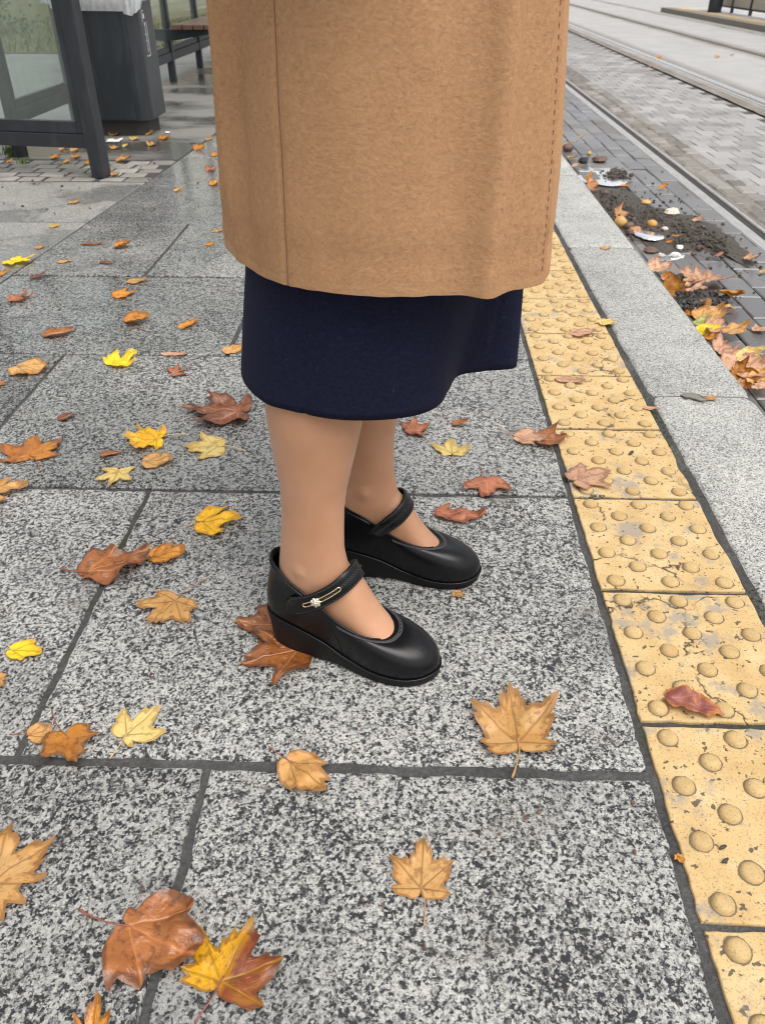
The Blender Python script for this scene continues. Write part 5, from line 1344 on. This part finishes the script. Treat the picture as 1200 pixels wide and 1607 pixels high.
# --- in the gutter beyond the kerb
GUT = [(1040, 430, 30, 'pink', 'maple3'), (1047, 441, 22, 'amber', 'oval'), (1058, 462, 34, 'amber', 'broad'), (1083, 448, 24, 'tan', 'oval'), (1073, 452, 28, 'pink', 'oval'), (1097, 461, 22, 'pink', 'maple3'), (1113, 443, 38, 'pink', 'maple'), (1142, 473, 40, 'orange', 'oval'), (1138, 490, 24, 'tan', 'oval'),
       (1092, 489, 36, 'orange', 'oval'), (1116, 499, 36, 'tan', 'broad'), (1101, 510, 24, 'green', 'oval'), (1106, 524, 32, 'lemon', 'oval'), (1117, 534, 26, 'amber', 'oval'), (1131, 524, 38, 'pink', 'maple'), (1152, 530, 30, 'tan', 'oval'), (1126, 548, 24, 'brown', 'oval'), (1139, 558, 28, 'pink', 'maple3'),
       (1148, 568, 32, 'pink', 'maple3'), (1170, 575, 32, 'paleyellow', 'oval'), (1172, 584, 46, 'pink', 'broad'), (1194, 586, 36, 'lemon', 'oval'), (1167, 595, 32, 'amber', 'maple3'), (1192, 606, 36, 'tan', 'broad'), (1172, 606, 30, 'amber', 'oval'), (1194, 562, 34, 'paleyellow', 'oval'), (1194, 522, 24, 'pink', 'broad'), (1181, 414, 22, 'pink', 'maple3'),
       (1198, 432, 14, 'tan', 'oval'), (1128, 407, 10, 'brown', 'oval'), (1084, 403, 8, 'orange', 'oval'), (1196, 622, 26, 'pink', 'maple3'), (1040, 298, 14, 'orange', 'oval'), (980, 295, 13, 'orange', 'oval'), (929, 292, 15, 'amber', 'maple3'), (934, 303, 12, 'brown', 'oval'), (898, 253, 14, 'tan', 'maple3'), (888, 231, 12, 'tan', 'oval'), (901, 228, 11, 'tan', 'oval'),
       (903, 265, 13, 'pink', 'oval'), (974, 341, 16, 'amber', 'maple3'), (995, 367, 16, 'amber', 'oval'), (1062, 374, 16, 'orange', 'oval'), (1050, 384, 11, 'orange', 'oval'), (1095, 350, 15, 'pink', 'oval'), (913, 219, 8, 'orange', 'oval'), (1035, 91, 7, 'orange', 'scrap'), (1126, 90, 7, 'orange', 'scrap'), (1149, 87, 6, 'orange', 'scrap'), (1022, 105, 6, 'orange', 'scrap')]
GL = {0: 'pinkish maple leaf uppermost in the drift against the kerb', 2: 'large amber leaf standing on edge against the kerb', 6: 'pale pink star-shaped maple leaf lying clear on the wet bricks', 7: 'long orange-brown leaf right of the soil clods', 8: 'small tan leaf on the bricks below the long orange-brown leaf', 9: 'orange leaf with dark midrib leaning on the kerb',
      11: 'pale green leaf in the drift against the kerb', 12: 'yellow leaf wedged upright below the pale green leaf', 14: 'pink maple leaf on the bricks right of the yellow leaf', 19: 'pale yellow oval leaf low in the drift near the right edge', 20: 'long pinkish leaf over the amber ones near the right edge', 21: 'bright yellow leaf at the right edge below the kerb', 25: 'pale yellow leaf standing at the right edge', 26: 'pink leaf on the bricks at the right edge',
      27: 'pale leaf on the bricks close to the near rail', 32: 'orange leaf alone on the wet bricks beside the puddle', 33: 'orange leaf below the larger puddle', 34: 'amber leaf against the kerb beside the larger puddle', 40: 'amber leaf standing beside the large pebble', 41: 'amber leaf standing between the pebbles and the small puddle', 42: 'orange leaf right of the small puddle', 44: 'pale leaf on the dark soil by the rail',
      1: 'dark amber leaf curled beneath the uppermost pinkish leaf', 3: 'tan curled leaf right of the black earth clod', 4: 'pink leaf just above the black soil clods', 5: 'pink leaf on top of the black soil clods', 10: 'tan leaf between the orange leaf and the pale green leaf', 13: 'amber leaf tucked under the yellow upright leaf', 15: 'tan leaf at the right tip of the pink maple leaf',
      16: 'rolled brown leaf close against the kerb in mid drift', 17: 'pink leaf below the rolled brown leaf', 18: 'pink torn leaf halfway down the lower drift', 22: 'wet amber leaf under the long pinkish leaf', 23: 'broad tan leaf at the right edge in the lower drift', 24: 'amber leaf lowest against the kerb in the drift', 28: 'small tan leaf at the right edge beside the rail', 29: 'small brown leaf on the bricks below the rail', 30: 'tiny orange leaf right of the white chips', 31: 'pink leaf at the right edge by the kerb stone joint',
      35: 'small brown leaf under the amber leaf beside the puddle', 36: 'tan leaf against the kerb left of the larger puddle', 37: 'tan leaf on the rusty stone by the coat edge', 38: 'tan leaf right of the rusty stone by the coat edge', 39: 'pinkish leaf at the left corner of the larger puddle', 43: 'small orange leaf just below the small puddle', 45: 'tiny orange leaf farthest up the gutter bricks',
      46: 'orange leaf scrap beside the bright second rail', 47: 'left of two orange scraps on the far concrete track', 48: 'right of two orange scraps on the far concrete track', 49: 'orange scrap on the pale pavers before the second rail'}
for k, (x, y, l, cl, sh_) in enumerate(GUT):
    a = rnd.uniform(-0.5, 0.5); zz = rnd.uniform(0.004, 0.020) if x < 1150 else rnd.uniform(0.004, 0.03)
    lb = GL.get(k, ('small orange leaf scrap far off on the tram track' if y < 120 else 'small autumn leaf among the litter in the upper gutter' if y < 400 else 'autumn leaf in the drift below the kerb edge'))
    grp = 'leaf scraps on the tram track' if y < 120 else 'leaves in the gutter'
    st = cl in ('amber', 'lemon') and y > 120
    if y < 120: zz = 0.006
    vs = 0.36 if y > 400 else (0.12 if y > 120 else 0.01)
    X_((x - l * .5, y + l * vs * a), (x + l * .5, y - l * vs * a), sh_, cl, lb, width=rnd.uniform(1.1, 1.7), curl=rnd.uniform(0.15, 0.5), ripple=0.2, fold=rnd.uniform(0.0, 0.4), plane=ZR, zoff=zz, group=grp, roll=(rnd.uniform(0.5, 0.9) if st else rnd.uniform(-0.15, 0.25)), tilt=rnd.uniform(-0.15, 0.15))

# ------------------------------------------------------------------ soil, pebbles, puddles, litter
def heap(name, pts, h, label, seed, mat=None, n=26, amp=0.6):
    """soil spread over an outline of surveyed points"""
    P = [G(x, y, ZR) for x, y in pts]; c = sum(P, Vector()) / len(P); m_ = len(P)
    NRG = 130; ring = catmull(P, NRG, True); v = []; f = []; nr = 44
    ring = [p + (p - c).normalized() * (0.05 * mnoise.noise(p * 9) + 0.03 * mnoise.noise(p * 28)) for p in ring]
    for k in range(nr + 1):
        fr = k / nr
        for i, p in enumerate(ring):
            q = c.lerp(p, fr); e = (1 - fr ** 2) * h * (0.55 + amp * (mnoise.noise(Vector((q.x * 13, q.y * 13, seed))) + 0.6 * mnoise.noise(Vector((q.x * 42, q.y * 42, seed)))  + 0.6 * mnoise.noise(Vector((q.x * 95, q.y * 95, seed))) + 0.45 * mnoise.noise(Vector((q.x * 210, q.y * 210, seed)))))
            v.append((q.x - c.x, q.y - c.y, max(e, -0.002) + (0.004 if fr < 0.999 else -0.002)))
    for k in range(nr):
        for i in range(NRG):
            j = (i + 1) % NRG; f.append((k * NRG + i, k * NRG + j, (k + 1) * NRG + j, (k + 1) * NRG + i))
    o = new_obj(name, mesh(name, v, f, False), None, mat or M['soil']); o.location = (c.x, c.y, ZR); tag(o, label, 'soil', kind='stuff'); return o
heap('soil', [(925, 298), (985, 300), (1005, 318), (1075, 338), (1150, 372), (1185, 425), (1120, 395), (1040, 398), (1010, 388), (965, 350)], 0.018, 'dark wet soil spread over the bricks by the kerb', 3)
heap('soil', [(1065, 470), (1090, 462), (1118, 470), (1130, 486), (1105, 488), (1075, 482)], 0.04, 'black soil clods in the leaf drift', 5, amp=1.0)
def puddle(pts, label, z=0.0005):
    P = catmull([G(x, y, ZR) for x, y in pts], 60, True); c = sum(P, Vector()) / 60
    P = [p + (p - c).normalized() * (0.022 * mnoise.noise(p * 11) + 0.006 * mnoise.noise(p * 50)) for p in P]
    v = [(0, 0, 0.0)] + [(p.x - c.x, p.y - c.y, 0) for p in P] + [((p.x - c.x) * 1.02, (p.y - c.y) * 1.02, -0.004) for p in P]
    f = [(0, 1 + i, 1 + (i + 1) % 60) for i in range(60)] + [(1 + i, 61 + i, 61 + (i + 1) % 60, 1 + (i + 1) % 60) for i in range(60)]
    o = new_obj('puddle', mesh('puddle', v, f, True), None, M['water']); o.location = (c.x, c.y, ZR + z); tag(o, label, 'puddle'); return o
puddle([(908, 270), (922, 255), (962, 257), (972, 270), (985, 284), (960, 290), (930, 286), (912, 282)], 'larger bright puddle in the broken bricks beside the kerb')
puddle([(996, 369), (1020, 371), (1042, 378), (1030, 383), (1008, 380)], 'small bright puddle between pebbles and soil', 0.019)
puddle([(1040, 395), (1062, 390), (1075, 402), (1050, 407)], 'thin wet film of water below the small puddle', 0.0025)
def stone_mat(nm, col): return plain('pebble_' + nm, col, 0.55, var=0.25, scale=60, bumpd=0.002)
SMt = {'ochre': stone_mat('ochre', (0.52, 0.31, 0.10)), 'orange': stone_mat('orange', (0.55, 0.27, 0.07)), 'rust': stone_mat('rust', (0.13, 0.075, 0.055)), 'pale': stone_mat('pale', (0.55, 0.50, 0.42)), 'grey': stone_mat('grey', (0.22, 0.21, 0.20)), 'clod': stone_mat('clod', (0.055, 0.042, 0.033)), 'dark': stone_mat('dark', (0.035, 0.032, 0.03)), 'white': stone_mat('white', (0.70, 0.70, 0.68))}
def pebble(x, y, wpx, col, label, flat=0.7, ang=False, plane=ZR, seed=0, group='pebbles and rubble by the kerb', name='pebble'):
    c = G(x, y, plane); r = wpx / 2 / FPX * (c - Vector((0, 0, CAM_H))).length
    v = []; f = []; na, nb = (7, 4) if ang else (14, 8); r_ = random.Random(seed + x)
    ph = Vector((r_.uniform(0, 9), r_.uniform(0, 9), 0)); el = r_.uniform(0.75, 1.0); rz = r_.uniform(0, 3)
    for k in range(nb + 1):
        b = -math.pi / 2 + math.pi * k / nb
        for i in range(na):
            a = 2 * math.pi * i / na; d = Vector((math.cos(a) * math.cos(b), el * math.sin(a) * math.cos(b), flat * math.sin(b)))
            d = d * (1 + (0.45 if ang else 0.14) * mnoise.noise(d * (1.6 if ang else 1.2) + ph)); v.append(tuple(d * r))
    for k in range(nb):
        for i in range(na):
            j = (i + 1) % na; f.append((k * na + i, k * na + j, (k + 1) * na + j, (k + 1) * na + i))
    o = new_obj(name, mesh(name, v, f, not ang), None, SMt[col]); o.location = (c.x, c.y, plane + r * flat * 0.6 + 0.004); o.rotation_euler = (0, 0, rz); tag(o, label, 'stone', group); return o
pebble(972, 356, 20, 'ochre', 'largest rounded ochre pebble against the kerb', 0.85)
pebble(1022, 357, 15, 'orange', 'round orange pebble on the dark soil', 0.8)
pebble(986, 360, 15, 'rust', 'dark rusty pebble right of the largest ochre pebble', 0.8)
pebble(988, 369, 14, 'rust', 'rusty stone below the dark rusty pebble', 0.7, True)
pebble(1000, 366, 12, 'ochre', 'ochre stone behind the standing amber leaf', 0.7, True)
pebble(1042, 363, 10, 'pale', 'small pale pebble right of the orange pebble')
pebble(1013, 321, 15, 'ochre', 'flat tan stone lying above the soil', 0.45)
pebble(1052, 338, 22, 'pale', 'pale angular stone at the upper edge of the soil', 0.5, True)
pebble(1065, 392, 12, 'white', 'white angular chip in the wet film', 0.6, True)
pebble(1058, 404, 16, 'white', 'larger white chip below the wet film', 0.5, True)
pebble(1037, 404, 11, 'pale', 'pale chip left of the larger white chip', 0.6, True)
pebble(1020, 396, 24, 'rust', 'broad rusty slab of stone by the kerb', 0.3, True)
pebble(924, 243, 8, 'ochre', 'small tan pebble at the far end of the gutter')
pebble(890, 236, 15, 'rust', 'rusty stone at the kerb where the coat edge crosses', 0.7)
pebble(915, 256, 15, 'dark', 'dark stone at the left end of the larger puddle', 0.7, True)
pebble(940, 254, 26, 'rust', 'long broken brick along the top of the larger puddle', 0.35, True)
pebble(949, 306, 9, 'rust', 'small rusty stone below the larger puddle', 0.8)
pebble(968, 267, 10, 'grey', 'grey stone on the soil clod in the puddle', 0.7, True)
pebble(1066, 440, 12, 'dark', 'black clod of earth among the drift leaves', 0.9, True)
pebble(1115, 469, 12, 'dark', 'black upright clod right of the drift', 1.1, True)
pebble(1095, 393, 11, 'rust', 'square rusty stone on the bricks', 0.8, True)
def grit(name, n, place, plane, label, seed, cols=('dark',), sz=(0.003, 0.009)):
    r2 = random.Random(seed); groups = {}
    mb = MB()
    for k in range(n):
        p = place(r2)
        if p is None: continue
        r = r2.uniform(*sz) * r2.random() ** 0.7 + 0.0015; na, nb = 6, 3; v = []
        for q in range(nb + 1):
            b = -1.4 + 2.8 * q / nb
            for i in range(na):
                a = 2 * math.pi * i / na; v.append(p + Vector((math.cos(a) * math.cos(b), math.sin(a) * math.cos(b), 0.7 * math.sin(b) + 0.45)) * r * r2.uniform(0.65, 1.2))
        f = [(q * na + i, q * na + (i + 1) % na, (q + 1) * na + (i + 1) % na, (q + 1) * na + i) for q in range(nb) for i in range(na)] + [tuple(range(nb * na, nb * na + na))]
        mb.add(v, f)
    o = mb.build(name, SMt[cols[0]]); tag(o, label, 'grit', kind='stuff'); return o
def pl_gut(r2):
    x = r2.uniform(935, 1195); y = 300 + (x - 930) * 0.42 + r2.gauss(0, 30); g_ = G(x, y, ZR)
    return None if g_.x < 0.93 or g_.x > 1.54 else g_
def pl_clod(r2):
    x = r2.uniform(940, 1140); y = 318 + (x - 940) * 0.36 + r2.gauss(0, 15); g_ = G(x, y, ZR + 0.012)
    return None if g_.x < 0.93 or g_.x > 1.50 else g_
def pl_drift(r2):
    g_ = G(r2.gauss(1092, 22), r2.gauss(474, 8), ZR + 0.015); return g_
grit('grit', 170, pl_gut, ZR, 'dark grit scattered over the wet bricks', 1, ('dark',))
grit('clods', 520, pl_clod, ZR, 'crumbled dark clods on the soil by the kerb', 2, ('clod',), (0.003, 0.011))
grit('clods', 130, pl_drift, ZR, 'black clods in the leaf drift', 5, ('dark',), (0.006, 0.018))
grit('clods', 150, lambda r2: G(r2.gauss(968, 9), r2.gauss(274, 4), ZR + 0.008), ZR, 'muddy clods standing in the larger puddle', 12, ('clod',), (0.006, 0.018))
grit('grit', 60, pl_gut, ZR, 'pale grit scattered over the wet bricks', 3, ('grey',), (0.003, 0.010))
grit('grit', 45, lambda r2: G(r2.uniform(0, 345), r2.uniform(198, 335)), 0, 'small dark grit on the paving by the shelter', 4, ('rust',), (0.003, 0.008))
grit('grit', 60, lambda r2: G(r2.uniform(0, 1000), r2.uniform(480, 1500)), 0, 'tiny dark crumbs strewn over the granite slabs', 6, ('rust',), (0.001, 0.003))
# scraps of paper near the bin, twigs
def scrap_paper(x, y, w, label, seed):
    c = G(x, y); r = w / 2 / FPX * (c - Vector((0, 0, CAM_H))).length; r2 = random.Random(seed); v = []
    n = 5
    for i in range(n + 1):
        for j in range(n + 1):
            px_, py_ = (i / n - .5) * 2 * r, (j / n - .5) * 2 * r; v.append((px_ + r2.uniform(-.1, .1) * r, py_ + r2.uniform(-.1, .1) * r, 0.004 + r * 0.55 * abs(mnoise.noise(Vector((px_ / r * 1.3, py_ / r * 1.3, seed))))))
    f = [(i * (n + 1) + j, (i + 1) * (n + 1) + j, (i + 1) * (n + 1) + j + 1, i * (n + 1) + j + 1) for i in range(n) for j in range(n)]
    o = new_obj('paper_scrap', mesh('paper_scrap', v, f, False), None, SMt['white']); o.location = (c.x, c.y, 0.002)
    s_ = o.modifiers.new('thick', 'SOLIDIFY'); s_.thickness = 0.0006; tag(o, label, 'litter')
scrap_paper(180, 222, 18, 'crumpled white paper left in front of the bin', 1)
scrap_paper(263, 209, 7, 'tiny white paper ball right of the bin foot', 2)
def twig(pts, r, label, plane=0.0):
    P = [G(x, y, plane) for x, y in pts]; c = P[0]
    o = MB().tube(catmull([p - c + Vector((0, 0, 0.003)) for p in P], 10), [r * (1 - 0.06 * k) for k in range(10)], 6).build('twig', SMt['dark'], None, True); o.location = (c.x, c.y, plane + 0.001); tag(o, label, 'twig')
twig([(833, 703), (841, 715), (846, 728)], 0.0011, 'thin dark twig below the pinkish leaf by the yellow tiles')
twig([(1150, 508), (1166, 514), (1182, 524)], 0.0016, 'dark twig on the bricks near the right edge', ZR)
twig([(22, 501), (38, 499), (53, 500)], 0.0016, 'dark twig at the left in the second slab row')
twig([(118, 513), (128, 512), (134, 514)], 0.0016, 'tiny hooked twig beside the long brown leaf')
twig([(298, 225), (305, 225), (311, 225)], 0.003, 'short dark stick on the wet paving right of the bin')
for (x, y, w, lb) in ((1133, 1332, 13, 'dark seed on the yellow tile, upper of the pair'), (1137, 1353, 13, 'dark seed on the yellow tile, lower of the pair'), (990, 712, 14, 'dark seed pod on a yellow tile beside the kerb')):
    o = pebble(x, y, w, 'dark', lb, 0.35, False, plane=0.001, group='seeds', name='seed'); o.scale = (1.0, 0.4, 1.0); o.location.z = 0.004; o['category'] = 'seed'
# moss in the joint beside the kerb
mm = plain('moss_green', (0.075, 0.095, 0.025), 0.9, var=0.4, scale=200, bumpd=0.003)
mo = MB(); r_ = random.Random(3)
for _ in range(420):
    y = r_.choice([r_.gauss(1.75, 0.10), r_.gauss(1.05, 0.05), r_.gauss(2.1, 0.15), r_.uniform(0.8, 3.0)]); x = r_.uniform(0.613, 0.632); s = r_.uniform(0.0015, 0.004)
    for q in range(3):
        a = r_.uniform(0, 6.28); d = Vector((math.cos(a), math.sin(a), 0)); b = Vector((x, y, -0.008)); w = Vector((-d.y, d.x, 0)) * s * .6
        mo.add([b - w, b + w, b + d * s + Vector((0, 0, s * 2.2))], [(0, 1, 2)])
tag(mo.build('moss', mm), 'green moss in the joint between yellow tiles and kerb', 'moss', kind='stuff')
